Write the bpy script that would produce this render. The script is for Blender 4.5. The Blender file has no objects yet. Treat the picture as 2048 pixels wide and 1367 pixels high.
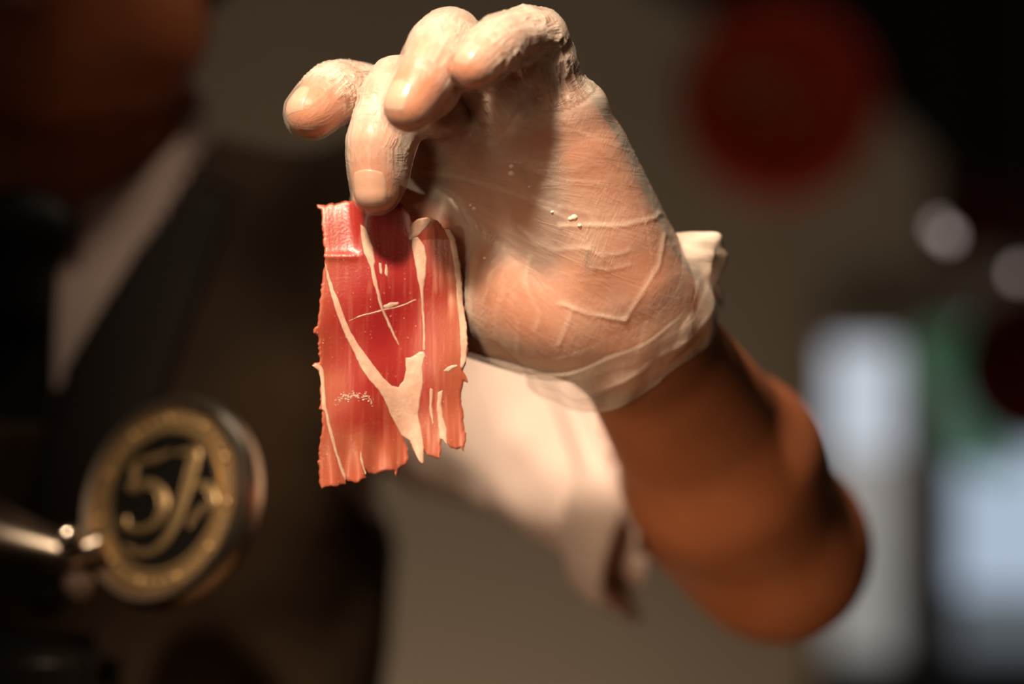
import bpy, bmesh, math, random
import numpy as np
from mathutils import Vector, Matrix

# ------------------------------------------------------------------ camera, world, light, exposure
scene = bpy.context.scene
COL = scene.collection
D = 1.20            # camera to the hand, metres
ZC = 1.40           # height of the lens
K = 5000.0          # photo pixels per metre at the hand's distance


def P(px, py, y):
    """photo position at depth y behind the hand's plane -> world point (metres)"""
    s = (D + y) / D
    return np.array([(px - 1024.0) / K * s, y, ZC - (py - 683.5) / K * s])


def S(npx, y):
    return npx / K * (D + y) / D


cam_d = bpy.data.cameras.new('camera')
cam = bpy.data.objects.new('camera', cam_d)
COL.objects.link(cam)
cam.location = (0, -D, ZC)
cam.rotation_euler = (math.pi / 2, 0, 0)
cam_d.sensor_width = 36.0
cam_d.lens = 36.0 * D / (2048.0 / K)
cam_d.clip_start = 0.01
cam_d.dof.use_dof = True
cam_d.dof.focus_distance = D - 0.012
cam_d.dof.aperture_fstop = 2.3
scene.camera = cam

world = bpy.data.worlds.new('world')
scene.world = world
world.use_nodes = True
bg = world.node_tree.nodes['Background']
bg.inputs['Color'].default_value = (1.0, 0.74, 0.52, 1)
bg.inputs['Strength'].default_value = 0.013

scene.view_settings.view_transform = 'Standard'
scene.view_settings.look = 'None'
scene.view_settings.exposure = 0.0
scene.view_settings.gamma = 1.0
scene.view_settings.use_curve_mapping = False
try:
    scene.cycles.transparent_max_bounces = 24
    scene.cycles.sample_clamp_indirect = 4.0
except Exception:
    pass


def aim(o, target):
    d = Vector(target) - Vector(o.location)
    o.rotation_euler = d.to_track_quat('-Z', 'Y').to_euler()


def spot(name, loc, target, power, color, angle, blend, size):
    l = bpy.data.lights.new(name, 'SPOT')
    l.energy = power
    l.color = color
    l.spot_size = math.radians(angle)
    l.spot_blend = blend
    l.shadow_soft_size = size
    o = bpy.data.objects.new(name, l)
    COL.objects.link(o)
    o.location = loc
    aim(o, target)
    return o


def area(name, loc, target, power, color, sx, sy):
    l = bpy.data.lights.new(name, 'AREA')
    l.shape = 'RECTANGLE'
    l.energy = power
    l.color = color
    l.size = sx
    l.size_y = sy
    o = bpy.data.objects.new(name, l)
    COL.objects.link(o)
    o.location = loc
    aim(o, target)
    return o


# ceiling track spot above and before the counter, on the raised hand
spot('track_spot', (-0.30, -0.74, 2.28), (-0.03, 0.00, 1.40), 150, (1.0, 0.78, 0.57), 24, 1.0, 0.055)
# soft fill added lower on the same side to lift the palm's shadow
spot('side_fill', (-0.55, -1.05, 1.72), (0.04, 0.03, 1.39), 11, (1.0, 0.70, 0.44), 20, 1.0, 0.16)
# unseen fill added low on the left to brighten the forearm
spot('forearm_fill', (-0.46, -0.92, 1.25), (0.080, 0.14, 1.330), 37, (1.0, 0.72, 0.46), 15, 1.0, 0.12)
# narrow fill added above the man's side to brighten his shoulder and collar
spot('collar_fill', (0.38, -0.02, 2.72), (-0.185, 0.33, 1.375), 20, (1.0, 0.78, 0.58), 12, 1.0, 0.05)
# faint ambient fill, added from the left front
area('room_fill', (-1.5, -1.3, 2.4), (-0.2, 0.25, 1.35), 0.3, (1.0, 0.78, 0.58), 0.5, 0.5)
# unseen wash added low behind the man to brighten the back wall
area('wall_wash', (0.10, 1.45, 0.50), (0.10, 2.1, 1.05), 5.6, (1.0, 0.82, 0.63), 1.6, 0.2)
area('back_fill', (0.6, 0.9, 2.75), (0.75, 1.9, 1.1), 2.3, (1.0, 0.86, 0.70), 0.8, 0.4)  # unseen fill added over the background wall and signs

# ------------------------------------------------------------------ materials


def mat(name, color=(0.5, 0.5, 0.5), rough=0.5, metal=0.0, spec=0.5, sss=0.0, sss_r=(0.01, 0.004, 0.002), emit=None, estr=0.0,
        noise=None, bump=0.0, bscale=200.0, coat=0.0):
    m = bpy.data.materials.new(name)
    m.use_nodes = True
    nt = m.node_tree
    b = nt.nodes['Principled BSDF']
    b.inputs['Base Color'].default_value = (*color, 1)
    b.inputs['Roughness'].default_value = rough
    b.inputs['Metallic'].default_value = metal
    b.inputs['Specular IOR Level'].default_value = spec
    b.inputs['Coat Weight'].default_value = coat
    b.inputs['Coat Roughness'].default_value = 0.15
    if sss:
        b.inputs['Subsurface Weight'].default_value = sss
        b.inputs['Subsurface Radius'].default_value = (1, sss_r[1] / sss_r[0], sss_r[2] / sss_r[0])
        b.inputs['Subsurface Scale'].default_value = sss_r[0]
    if emit:
        b.inputs['Emission Color'].default_value = (*emit, 1)
        b.inputs['Emission Strength'].default_value = estr
    tc = nt.nodes.new('ShaderNodeTexCoord')
    if noise:
        sc, c2, det = noise
        n = nt.nodes.new('ShaderNodeTexNoise')
        n.inputs['Scale'].default_value = sc
        n.inputs['Detail'].default_value = det
        nt.links.new(tc.outputs['Object'], n.inputs['Vector'])
        r = nt.nodes.new('ShaderNodeValToRGB')
        r.color_ramp.elements[0].position = 0.35
        r.color_ramp.elements[1].position = 0.68
        r.color_ramp.elements[0].color = (*color, 1)
        r.color_ramp.elements[1].color = (*c2, 1)
        nt.links.new(n.outputs['Fac'], r.inputs['Fac'])
        nt.links.new(r.outputs['Color'], b.inputs['Base Color'])
    if bump:
        n = nt.nodes.new('ShaderNodeTexNoise')
        n.inputs['Scale'].default_value = bscale
        n.inputs['Detail'].default_value = 4
        nt.links.new(tc.outputs['Object'], n.inputs['Vector'])
        bp = nt.nodes.new('ShaderNodeBump')
        bp.inputs['Strength'].default_value = bump
        bp.inputs['Distance'].default_value = 0.001
        nt.links.new(n.outputs['Fac'], bp.inputs['Height'])
        nt.links.new(bp.outputs['Normal'], b.inputs['Normal'])
    return m


M = {}
M['skin'] = mat('skin', (0.47, 0.152, 0.062), 0.48, sss=0.22, sss_r=(0.008, 0.0025, 0.0012), noise=(38, (0.54, 0.185, 0.082), 4), bump=0.25, bscale=700)
M['nail'] = mat('nail', (0.62, 0.33, 0.22), 0.25, sss=0.15, sss_r=(0.004, 0.002, 0.001))
M['lip'] = mat('lip', (0.36, 0.13, 0.09), 0.4)
M['eye'] = mat('eye', (0.75, 0.72, 0.68), 0.2)
M['iris'] = mat('iris', (0.03, 0.018, 0.01), 0.2)
M['hair'] = mat('hair', (0.012, 0.009, 0.007), 0.5, bump=0.6, bscale=300)
M['shirt'] = mat('shirt', (0.72, 0.56, 0.50), 0.85, spec=0.2, noise=(14, (0.76, 0.60, 0.53), 3))
M['vest'] = mat('vest', (0.050, 0.030, 0.016), 0.8, spec=0.2, noise=(25, (0.062, 0.037, 0.020), 3))
M['lapel'] = mat('lapel', (0.018, 0.011, 0.008), 0.7, spec=0.3)
M['tie'] = mat('tie', (0.006, 0.0055, 0.006), 0.55, spec=0.3)
M['trouser'] = mat('trouser', (0.012, 0.011, 0.012), 0.85)
M['shoe'] = mat('shoe', (0.008, 0.007, 0.006), 0.3)
M['chrome'] = mat('chrome', (0.72, 0.62, 0.50), 0.16, metal=1.0)
M['gold'] = mat('gold', (0.46, 0.31, 0.15), 0.42, metal=0.85)
M['bezel'] = mat('bezel', (0.66, 0.55, 0.43), 0.30, metal=1.0)
M['screw'] = mat('screw', (0.30, 0.20, 0.15), 0.5, metal=0.8)
M['enamel'] = mat('enamel', (0.004, 0.0035, 0.003), 0.35)
M['darkmetal'] = mat('darkmetal', (0.018, 0.014, 0.011), 0.30, metal=0.4)
M['wood'] = mat('wood', (0.16, 0.085, 0.04), 0.45, noise=(9, (0.22, 0.12, 0.06), 5))
M['wall'] = mat('wall', (0.30, 0.238, 0.178), 0.9, spec=0.1, noise=(3, (0.33, 0.262, 0.196), 4))
M['floor'] = mat('floor', (0.075, 0.055, 0.04), 0.6, noise=(5, (0.10, 0.075, 0.055), 4))
M['black'] = mat('black', (0.006, 0.0055, 0.005), 0.8, spec=0.1)
M['maroon'] = mat('maroon', (0.05, 0.006, 0.004), 0.75, spec=0.1)
M['red'] = mat('red', (0.46, 0.040, 0.018), 0.6, spec=0.1)
M['red_dark'] = mat('red_dark', (0.075, 0.007, 0.004), 0.6, spec=0.1)
M['rose'] = mat('rose', (0.42, 0.13, 0.08), 0.6, spec=0.1)
M['timber'] = mat('timber', (0.32, 0.25, 0.185), 0.7, noise=(12, (0.36, 0.285, 0.21), 4))
M['post'] = mat('post', (0.15, 0.10, 0.06), 0.7, noise=(12, (0.19, 0.13, 0.08), 4))
M['pane_cool'] = mat('pane_cool', (0.3, 0.3, 0.3), 0.3, emit=(0.80, 0.88, 1.0), estr=0.66)
M['pane_grey'] = mat('pane_grey', (0.3, 0.3, 0.3), 0.3, emit=(0.92, 0.88, 0.84), estr=0.30)
M['pane_blue'] = mat('pane_blue', (0.3, 0.3, 0.3), 0.3, emit=(0.66, 0.80, 1.0), estr=0.60)
M['pane_dim'] = mat('pane_dim', (0.2, 0.2, 0.2), 0.3, emit=(0.62, 0.72, 0.82), estr=0.16)
M['leaf'] = mat('leaf', (0.45, 0.80, 0.55), 0.5, noise=(20, (0.52, 0.86, 0.62), 3))
_nt = M['leaf'].node_tree
_tr = _nt.nodes.new('ShaderNodeBsdfTranslucent'); _tr.inputs['Color'].default_value = (0.84, 1.0, 0.89, 1)
_mx = _nt.nodes.new('ShaderNodeMixShader'); _mx.inputs[0].default_value = 0.85
_nt.links.new(_nt.nodes['Principled BSDF'].outputs[0], _mx.inputs[1]); _nt.links.new(_tr.outputs[0], _mx.inputs[2])
_nt.links.new(_mx.outputs[0], _nt.nodes['Material Output'].inputs[0])
M['stem'] = mat('stem', (0.10, 0.24, 0.12), 0.6)
M['bulb'] = mat('bulb', (0.5, 0.4, 0.4), 0.3, emit=(1.0, 0.80, 0.76), estr=0.9)
M['wet'] = mat('wet', (0.85, 0.70, 0.55), 0.08, spec=0.8)
M['socket'] = mat('socket', (0.02, 0.02, 0.02), 0.5)


def glove_material():
    m = bpy.data.materials.new('glove_film')
    m.use_nodes = True
    nt = m.node_tree
    b = nt.nodes['Principled BSDF']
    N = nt.nodes.new
    L = nt.links.new
    b.inputs['Base Color'].default_value = (0.95, 0.79, 0.66, 1)
    b.inputs['Roughness'].default_value = 0.21
    b.inputs['Specular IOR Level'].default_value = 0.55
    at = N('ShaderNodeAttribute'); at.attribute_name = 'wr'
    vl = N('ShaderNodeAttribute'); vl.attribute_name = 'veil'
    mp = N('ShaderNodeMapping'); mp.inputs['Scale'].default_value = (70, 330, 1)
    L(at.outputs['Vector'], mp.inputs['Vector'])
    n1 = N('ShaderNodeTexNoise'); n1.inputs['Scale'].default_value = 1.0; n1.inputs['Detail'].default_value = 5; n1.inputs['Distortion'].default_value = 0.6
    L(mp.outputs['Vector'], n1.inputs['Vector'])
    mp2 = N('ShaderNodeMapping'); mp2.inputs['Scale'].default_value = (420, 120, 1); mp2.inputs['Rotation'].default_value = (0, 0, 0.5)
    L(at.outputs['Vector'], mp2.inputs['Vector'])
    n2 = N('ShaderNodeTexNoise'); n2.inputs['Scale'].default_value = 1.0; n2.inputs['Detail'].default_value = 4; n2.inputs['Distortion'].default_value = 0.9
    L(mp2.outputs['Vector'], n2.inputs['Vector'])
    # ridge-like wrinkles: 1-|2n-1|
    def ridge(n):
        a = N('ShaderNodeMath'); a.operation = 'MULTIPLY_ADD'; a.inputs[1].default_value = 2.0; a.inputs[2].default_value = -1.0
        L(n.outputs['Fac'], a.inputs[0])
        c = N('ShaderNodeMath'); c.operation = 'ABSOLUTE'; L(a.outputs[0], c.inputs[0])
        d = N('ShaderNodeMath'); d.operation = 'SUBTRACT'; d.inputs[0].default_value = 1.0; L(c.outputs[0], d.inputs[1])
        e = N('ShaderNodeMath'); e.operation = 'POWER'; e.inputs[1].default_value = 5.0; L(d.outputs[0], e.inputs[0])
        return e
    r1, r2 = ridge(n1), ridge(n2)
    # where the film lies wrinkled: large patches
    tc = N('ShaderNodeTexCoord')
    n3 = N('ShaderNodeTexNoise'); n3.inputs['Scale'].default_value = 55; n3.inputs['Detail'].default_value = 3
    L(tc.outputs['Object'], n3.inputs['Vector'])
    rp = N('ShaderNodeMapRange'); rp.inputs['From Min'].default_value = 0.42; rp.inputs['From Max'].default_value = 0.62
    L(n3.outputs['Fac'], rp.inputs['Value'])
    mx = N('ShaderNodeMath'); mx.operation = 'MULTIPLY'; L(r2.outputs[0], mx.inputs[0]); L(rp.outputs['Result'], mx.inputs[1])
    sm = N('ShaderNodeMath'); sm.operation = 'ADD'; L(r1.outputs[0], sm.inputs[0]); L(mx.outputs[0], sm.inputs[1])
    cp = N('ShaderNodeAttribute'); cp.attribute_name = 'crump'
    hm_ = N('ShaderNodeMath'); hm_.operation = 'MULTIPLY'; L(sm.outputs[0], hm_.inputs[0]); L(cp.outputs['Fac'], hm_.inputs[1])
    sm = hm_
    bp = N('ShaderNodeBump'); bp.inputs['Strength'].default_value = 0.5; bp.inputs['Distance'].default_value = 0.0009
    L(sm.outputs[0], bp.inputs['Height'])
    L(bp.outputs['Normal'], b.inputs['Normal'])
    # opacity: clear where the film clings, milky where it stands off or is folded; the finger veil also carries bright light
    al = N('ShaderNodeMath'); al.operation = 'MULTIPLY_ADD'; al.inputs[1].default_value = 0.13
    L(sm.outputs[0], al.inputs[0])
    L(vl.outputs['Fac'], al.inputs[2])
    lw = N('ShaderNodeLayerWeight'); lw.inputs['Blend'].default_value = 0.35
    a2 = N('ShaderNodeMath'); a2.operation = 'MULTIPLY_ADD'; a2.inputs[1].default_value = 0.22
    L(lw.outputs['Facing'], a2.inputs[0]); L(al.outputs[0], a2.inputs[2])
    cl = N('ShaderNodeClamp'); cl.inputs['Min'].default_value = 0.02; cl.inputs['Max'].default_value = 0.92
    L(a2.outputs[0], cl.inputs['Value'])
    L(cl.outputs['Result'], b.inputs['Alpha'])
    return m


def ham_material():
    m = bpy.data.materials.new('cured_lean')
    m.use_nodes = True
    nt = m.node_tree
    b = nt.nodes['Principled BSDF']
    N = nt.nodes.new
    L = nt.links.new
    b.inputs['Roughness'].default_value = 0.36
    b.inputs['Specular IOR Level'].default_value = 0.5
    b.inputs['Subsurface Weight'].default_value = 0.3
    b.inputs['Subsurface Scale'].default_value = 0.003
    b.inputs['Subsurface Radius'].default_value = (1, 0.25, 0.18)
    uv = N('ShaderNodeAttribute'); uv.attribute_name = 'suv'
    mk = N('ShaderNodeAttribute'); mk.attribute_name = 'tone'
    r0 = N('ShaderNodeValToRGB')
    e = r0.color_ramp.elements
    e[0].position = 0.0; e[0].color = (0.29, 0.016, 0.018, 1)
    e[1].position = 1.0; e[1].color = (0.36, 0.085, 0.045, 1)
    k = e.new(0.5); k.color = (0.30, 0.026, 0.019, 1)
    L(mk.outputs['Fac'], r0.inputs['Fac'])
    mp = N('ShaderNodeMapping'); mp.inputs['Scale'].default_value = (420, 26, 1); mp.inputs['Rotation'].default_value = (0, 0, 0.06)
    L(uv.outputs['Vector'], mp.inputs['Vector'])
    n1 = N('ShaderNodeTexNoise'); n1.inputs['Scale'].default_value = 1; n1.inputs['Detail'].default_value = 5
    L(mp.outputs['Vector'], n1.inputs['Vector'])
    rr = N('ShaderNodeMapRange'); rr.inputs['From Min'].default_value = 0.50; rr.inputs['From Max'].default_value = 0.80
    L(n1.outputs['Fac'], rr.inputs['Value'])
    fb = N('ShaderNodeAttribute'); fb.attribute_name = 'fibre'
    mt = N('ShaderNodeMath'); mt.operation = 'MULTIPLY'
    L(rr.outputs['Result'], mt.inputs[0]); L(fb.outputs['Fac'], mt.inputs[1])
    m1 = N('ShaderNodeMix'); m1.data_type = 'RGBA'
    L(mt.outputs[0], m1.inputs[0]); L(r0.outputs['Color'], m1.inputs[6]); m1.inputs[7].default_value = (0.72, 0.36, 0.24, 1)
    # salt-like specks
    mp3 = N('ShaderNodeMapping'); mp3.inputs['Scale'].default_value = (900, 900, 1)
    L(uv.outputs['Vector'], mp3.inputs['Vector'])
    n3 = N('ShaderNodeTexNoise'); n3.inputs['Scale'].default_value = 1; n3.inputs['Detail'].default_value = 2
    L(mp3.outputs['Vector'], n3.inputs['Vector'])
    r3 = N('ShaderNodeMapRange'); r3.inputs['From Min'].default_value = 0.70; r3.inputs['From Max'].default_value = 0.78
    L(n3.outputs['Fac'], r3.inputs['Value'])
    m2 = N('ShaderNodeMix'); m2.data_type = 'RGBA'
    L(r3.outputs['Result'], m2.inputs[0]); L(m1.outputs[2], m2.inputs[6]); m2.inputs[7].default_value = (0.78, 0.50, 0.36, 1)
    L(m2.outputs[2], b.inputs['Base Color'])
    ad = N('ShaderNodeMath'); ad.operation = 'ADD'; L(n1.outputs['Fac'], ad.inputs[0]); L(n3.outputs['Fac'], ad.inputs[1])
    bp = N('ShaderNodeBump'); bp.inputs['Strength'].default_value = 0.25; bp.inputs['Distance'].default_value = 0.0005
    L(ad.outputs[0], bp.inputs['Height']); L(bp.outputs['Normal'], b.inputs['Normal'])
    return m


M['glove'] = glove_material()
M['lean'] = ham_material()
M['fat'] = mat('fat', (0.64, 0.41, 0.31), 0.36, sss=0.35, sss_r=(0.004, 0.002, 0.0012), noise=(260, (0.56, 0.31, 0.225), 4), bump=0.25, bscale=900)

# ------------------------------------------------------------------ mesh helpers


def new_obj(name, verts, faces, material=None, parent=None, smooth=True):
    me = bpy.data.meshes.new(name)
    me.from_pydata([tuple(map(float, v)) for v in verts], [], [tuple(map(int, f)) for f in faces])
    me.update()
    if smooth:
        me.polygons.foreach_set('use_smooth', [True] * len(me.polygons))
    o = bpy.data.objects.new(name, me)
    COL.objects.link(o)
    if material:
        me.materials.append(material)
    if parent is not None:
        put(o, parent)
    return o


def put(o, parent):
    bpy.context.view_layer.update()
    o.parent = parent
    o.matrix_parent_inverse = parent.matrix_world.inverted()


def empty(name, loc, label, cat, group=None):
    o = bpy.data.objects.new(name, None)
    COL.objects.link(o)
    o.location = tuple(map(float, loc))
    o.empty_display_size = 0.05
    tag(o, label, cat, group)
    bpy.context.view_layer.update()
    return o


def tag(o, label=None, cat=None, group=None, kind=None):
    if label: o['label'] = label
    if cat: o['category'] = cat
    if group: o['group'] = group
    if kind: o['kind'] = kind
    return o


class MB:
    """collects simple shapes into one mesh"""
    def __init__(self):
        self.v = []; self.f = []

    def add(self, v, f):
        n = len(self.v)
        self.v += [tuple(map(float, q)) for q in v]
        self.f += [tuple(int(i) + n for i in q) for q in f]
        return self

    def box(self, c, s, rot=None, bev=0.0):
        bm = bmesh.new()
        bmesh.ops.create_cube(bm, size=1)
        for q in bm.verts:
            q.co = Vector((q.co.x * s[0], q.co.y * s[1], q.co.z * s[2]))
        if bev:
            bmesh.ops.bevel(bm, geom=list(bm.edges), offset=bev, segments=3, affect='EDGES')
        mtx = Matrix.Translation(Vector(tuple(map(float, c)))) @ ((rot.to_4x4()) if rot else Matrix.Identity(4))
        bmesh.ops.transform(bm, matrix=mtx, verts=bm.verts)
        bm.verts.index_update()
        self.add([q.co for q in bm.verts], [[q.index for q in f.verts] for f in bm.faces])
        bm.free()
        return self

    def tube(self, pts, rad, seg=20, cap=True, flat=None):
        pts = [np.array(p, float) for p in pts]
        n = len(pts)
        if np.isscalar(rad): rad = [rad] * n
        vs = []; fs = []
        prev = None
        for i in range(n):
            t = pts[min(i + 1, n - 1)] - pts[max(i - 1, 0)]
            t = t / np.linalg.norm(t)
            if prev is None:
                u = np.cross(t, (0, 0, 1.0) if abs(t[2]) < 0.9 else (1.0, 0, 0))
            else:
                u = prev - t * np.dot(prev, t)
            u /= np.linalg.norm(u); prev = u
            w = np.cross(t, u)
            for k in range(seg):
                a = 2 * math.pi * k / seg
                vs.append(pts[i] + rad[i] * (math.cos(a) * u + math.sin(a) * w * (flat or 1.0)))
        for i in range(n - 1):
            for k in range(seg):
                k2 = (k + 1) % seg
                fs.append((i * seg + k, i * seg + k2, (i + 1) * seg + k2, (i + 1) * seg + k))
        if cap:
            fs.append(tuple(range(seg))[::-1]); fs.append(tuple((n - 1) * seg + k for k in range(seg)))
        return self.add(vs, fs)

    def lathe(self, c, prof, axis=(0, 0, 1), seg=64, xdir=None):
        """prof: list of (radius, height along axis)"""
        c = np.array(c, float); a = np.array(axis, float); a /= np.linalg.norm(a)
        u = np.cross(a, (0, 0, 1.0) if abs(a[2]) < 0.9 else (1.0, 0, 0)); u /= np.linalg.norm(u)
        w = np.cross(a, u)
        vs = []; fs = []
        for r, h in prof:
            for k in range(seg):
                t = 2 * math.pi * k / seg
                vs.append(c + a * h + r * (math.cos(t) * u + math.sin(t) * w))
        for i in range(len(prof) - 1):
            for k in range(seg):
                k2 = (k + 1) % seg
                fs.append((i * seg + k, i * seg + k2, (i + 1) * seg + k2, (i + 1) * seg + k))
        fs.append(tuple(range(seg))[::-1]); fs.append(tuple((len(prof) - 1) * seg + k for k in range(seg)))
        return self.add(vs, fs)

    def sphere(self, c, r, seg=20, rings=12):
        prof = []
        c = np.array(c, float)
        vs = []; fs = []
        for i in range(rings + 1):
            th = math.pi * i / rings
            for k in range(seg):
                ph = 2 * math.pi * k / seg
                rr = r if np.isscalar(r) else None
                d = np.array([math.sin(th) * math.cos(ph), math.sin(th) * math.sin(ph), math.cos(th)])
                vs.append(c + d * (r if np.isscalar(r) else np.array(r)))
        for i in range(rings):
            for k in range(seg):
                k2 = (k + 1) % seg
                fs.append((i * seg + k, (i + 1) * seg + k, (i + 1) * seg + k2, i * seg + k2))
        return self.add(vs, fs)

    def build(self, name, m, parent=None, smooth=True, auto=True):
        o = new_obj(name, self.v, self.f, M[m] if isinstance(m, str) else m, parent, smooth)
        if smooth and auto:
            o.data.set_sharp_from_angle(angle=math.radians(40))
        return o


# numpy value noise ---------------------------------------------------------
_rng = np.random.RandomState(7)
_perm = _rng.rand(64, 64, 64)


def vnoise(p, freq):
    q = np.asarray(p) * freq
    i = np.floor(q).astype(int)
    f = q - i
    f = f * f * (3 - 2 * f)
    out = 0
    for dx in (0, 1):
        for dy in (0, 1):
            for dz in (0, 1):
                w = (f[:, 0] if dx else 1 - f[:, 0]) * (f[:, 1] if dy else 1 - f[:, 1]) * (f[:, 2] if dz else 1 - f[:, 2])
                out = out + w * _perm[(i[:, 0] + dx) % 64, (i[:, 1] + dy) % 64, (i[:, 2] + dz) % 64]
    return out * 2 - 1


# signed distance shapes -----------------------------------------------------
def cone(p, a, b, ra, rb, flat=None):
    a = np.asarray(a, float); b = np.asarray(b, float)
    ba = b - a
    t = np.clip(((p - a) @ ba) / (ba @ ba), 0, 1)
    q = p - a - t[:, None] * ba
    if flat is not None:            # squash the section along a direction
        n, k = flat
        n = np.asarray(n, float); n = n / np.linalg.norm(n)
        d = q @ n
        q = q + (d * (1.0 / k - 1.0))[:, None] * n
    return np.linalg.norm(q, axis=1) - (ra + (rb - ra) * t)


def ell(p, c, r, R=None):
    q = p - np.asarray(c, float)
    if R is not None:
        q = q @ R
    r = np.asarray(r, float)
    k0 = np.linalg.norm(q / r, axis=1)
    k1 = np.linalg.norm(q / (r * r), axis=1) + 1e-9
    return k0 * (k0 - 1.0) / k1


def smin(a, b, k):
    h = np.maximum(k - np.abs(a - b), 0) / k
    return np.minimum(a, b) - h * h * k * 0.25


def surface(fn, lo, hi, h, block=8, project=2):
    """surface nets of fn over a box, evaluated only near the surface"""
    lo = np.asarray(lo, float); hi = np.asarray(hi, float)
    nb = np.ceil((hi - lo) / (h * block)).astype(int)
    n = nb * block
    cg = np.stack(np.meshgrid(*[np.arange(k) for k in nb], indexing='ij'), -1).reshape(-1, 3)
    cc = lo + (cg + 0.5) * h * block
    d = fn(cc)
    V = np.repeat(np.repeat(np.repeat(d.reshape(nb), block, 0), block, 1), block, 2).astype(np.float32)
    act = np.abs(d) < h * block * 1.15
    off = np.stack(np.meshgrid(*[np.arange(block)] * 3, indexing='ij'), -1).reshape(-1, 3)
    ab = cg[act]
    for s in range(0, len(ab), 600):
        idx = (ab[s:s + 600, None, :] * block + off[None]).reshape(-1, 3)
        V[idx[:, 0], idx[:, 1], idx[:, 2]] = fn(lo + idx * h)
    neg = V < 0
    c = np.zeros(np.array(V.shape) - 1, np.uint8)
    for dx in (0, 1):
        for dy in (0, 1):
            for dz in (0, 1):
                c += neg[dx:dx + c.shape[0], dy:dy + c.shape[1], dz:dz + c.shape[2]]
    cells = np.argwhere((c > 0) & (c < 8))
    vid = np.full(c.shape, -1, np.int32)
    vid[cells[:, 0], cells[:, 1], cells[:, 2]] = np.arange(len(cells))
    cor = np.array([[0, 0, 0], [1, 0, 0], [0, 1, 0], [1, 1, 0], [0, 0, 1], [1, 0, 1], [0, 1, 1], [1, 1, 1]])
    val = np.stack([V[cells[:, 0] + k[0], cells[:, 1] + k[1], cells[:, 2] + k[2]] for k in cor], 1).astype(float)
    acc = np.zeros((len(cells), 3)); cnt = np.zeros(len(cells))
    for i in range(8):
        for j in range(i + 1, 8):
            if np.abs(cor[i] - cor[j]).sum() != 1: continue
            a, b = val[:, i], val[:, j]
            x = (a < 0) != (b < 0)
            t = np.where(x, a / np.where(a == b, 1, a - b), 0)
            acc += np.where(x[:, None], cor[i] + t[:, None] * (cor[j] - cor[i]), 0); cnt += x
    verts = lo + (cells + acc / cnt[:, None]) * h
    quads = []
    ax = np.eye(3, dtype=int)
    for a in range(3):
        b, e = (a + 1) % 3, (a + 2) % 3
        sl0 = [slice(None)] * 3; sl1 = [slice(None)] * 3
        sl0[a] = slice(0, -1); sl1[a] = slice(1, None)
        x = neg[tuple(sl0)] != neg[tuple(sl1)]
        ed = np.argwhere(x)
        ok = (ed[:, b] > 0) & (ed[:, e] > 0) & (ed[:, b] < c.shape[b]) & (ed[:, e] < c.shape[e])
        ed = ed[ok]
        q = [vid[tuple((ed - s).T)] for s in (0 * ax[0], ax[b], ax[b] + ax[e], ax[e])]
        q = np.stack(q, 1)
        fl = neg[tuple(ed.T)]
        q[~fl] = q[~fl][:, ::-1]
        quads.append(q)
    quads = np.concatenate(quads)
    quads = quads[(quads >= 0).all(1)]
    for _ in range(project):
        e = h * 0.35
        d0 = fn(verts)
        g = np.stack([fn(verts + np.eye(3)[k] * e) - fn(verts - np.eye(3)[k] * e) for k in range(3)], 1) / (2 * e)
        gl = np.maximum((g * g).sum(1), 0.15)
        step = (d0 / gl)[:, None] * g
        ln = np.linalg.norm(step, axis=1)
        step *= np.minimum(1, h * 0.5 / np.maximum(ln, 1e-9))[:, None]
        verts = verts - step
    return verts, quads


def normals(fn, v, e=0.0006):
    g = np.stack([fn(v + np.eye(3)[k] * e) - fn(v - np.eye(3)[k] * e) for k in range(3)], 1)
    return g / np.maximum(np.linalg.norm(g, axis=1), 1e-9)[:, None]


def cull(v, q, keep):
    """keep the faces whose vertices are all kept"""
    q = q[keep[q].all(1)]
    used = np.unique(q)
    m = np.full(len(v), -1); m[used] = np.arange(len(used))
    return v[used], m[q], used


def attr(o, name, data, typ='FLOAT'):
    a = o.data.attributes.new(name, typ, 'POINT')
    if typ == 'FLOAT':
        a.data.foreach_set('value', np.asarray(data, np.float32).ravel())
    else:
        a.data.foreach_set('vector', np.asarray(data, np.float32).ravel())


# ------------------------------------------------------------------ the room
def struct(name, mb, m, label, cat=None):
    o = mb.build(name, m, None, smooth=False)
    tag(o, label, cat, kind='structure')
    return o


YB = 2.05
struct('floor', MB().box((0.3, 0.0, -0.02), (5.0, 4.4, 0.04)), 'floor', 'dark floor of the room, out of the picture below')
struct('wall_back', MB().box((0.3, YB + 0.06, 1.4), (5.0, 0.12, 2.84)), 'wall', 'plain grey beige wall far behind the person', 'wall')
struct('trim_1', MB().box((P(1765, 0, YB)[0], YB - 0.02, 1.35), (S(330, YB), 0.05, 2.7)), 'timber', 'pale beige upright panel on the back wall', 'panel')


def window(n, x0, x1, parts, label):
    """tall lit glazing: frame bars and panes; parts = [(py0, py1, material)]"""
    y = YB - 0.06
    e = empty('window_%d' % n, P((x0 + x1) / 2, parts[-1][1], y), label, 'window')
    e['kind'] = 'structure'
    z1 = P(0, parts[0][0], y)[2]; z0 = P(0, parts[-1][1], y)[2]
    a = P(x0, 0, y)[0]; b = P(x1, 0, y)[0]
    w = 0.018
    for xx in (a - w / 2, b + w / 2):
        MB().box((xx, y, (z0 + z1) / 2), (w, 0.05, z1 - z0 + 2 * w)).build('window_frame', 'timber', e, False)
    for zz in (z0 - w / 2, z1 + w / 2):
        MB().box(((a + b) / 2, y, zz), (b - a, 0.05, w)).build('window_rail', 'timber', e, False)
    for (p0, p1, mm) in parts:
        t = P(0, p0, y)[2]; u = P(0, p1, y)[2]
        MB().box(((a + b) / 2, y, (t + u) / 2), (b - a, 0.012, t - u)).build('pane', mm, e, False)
    return e


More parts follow.
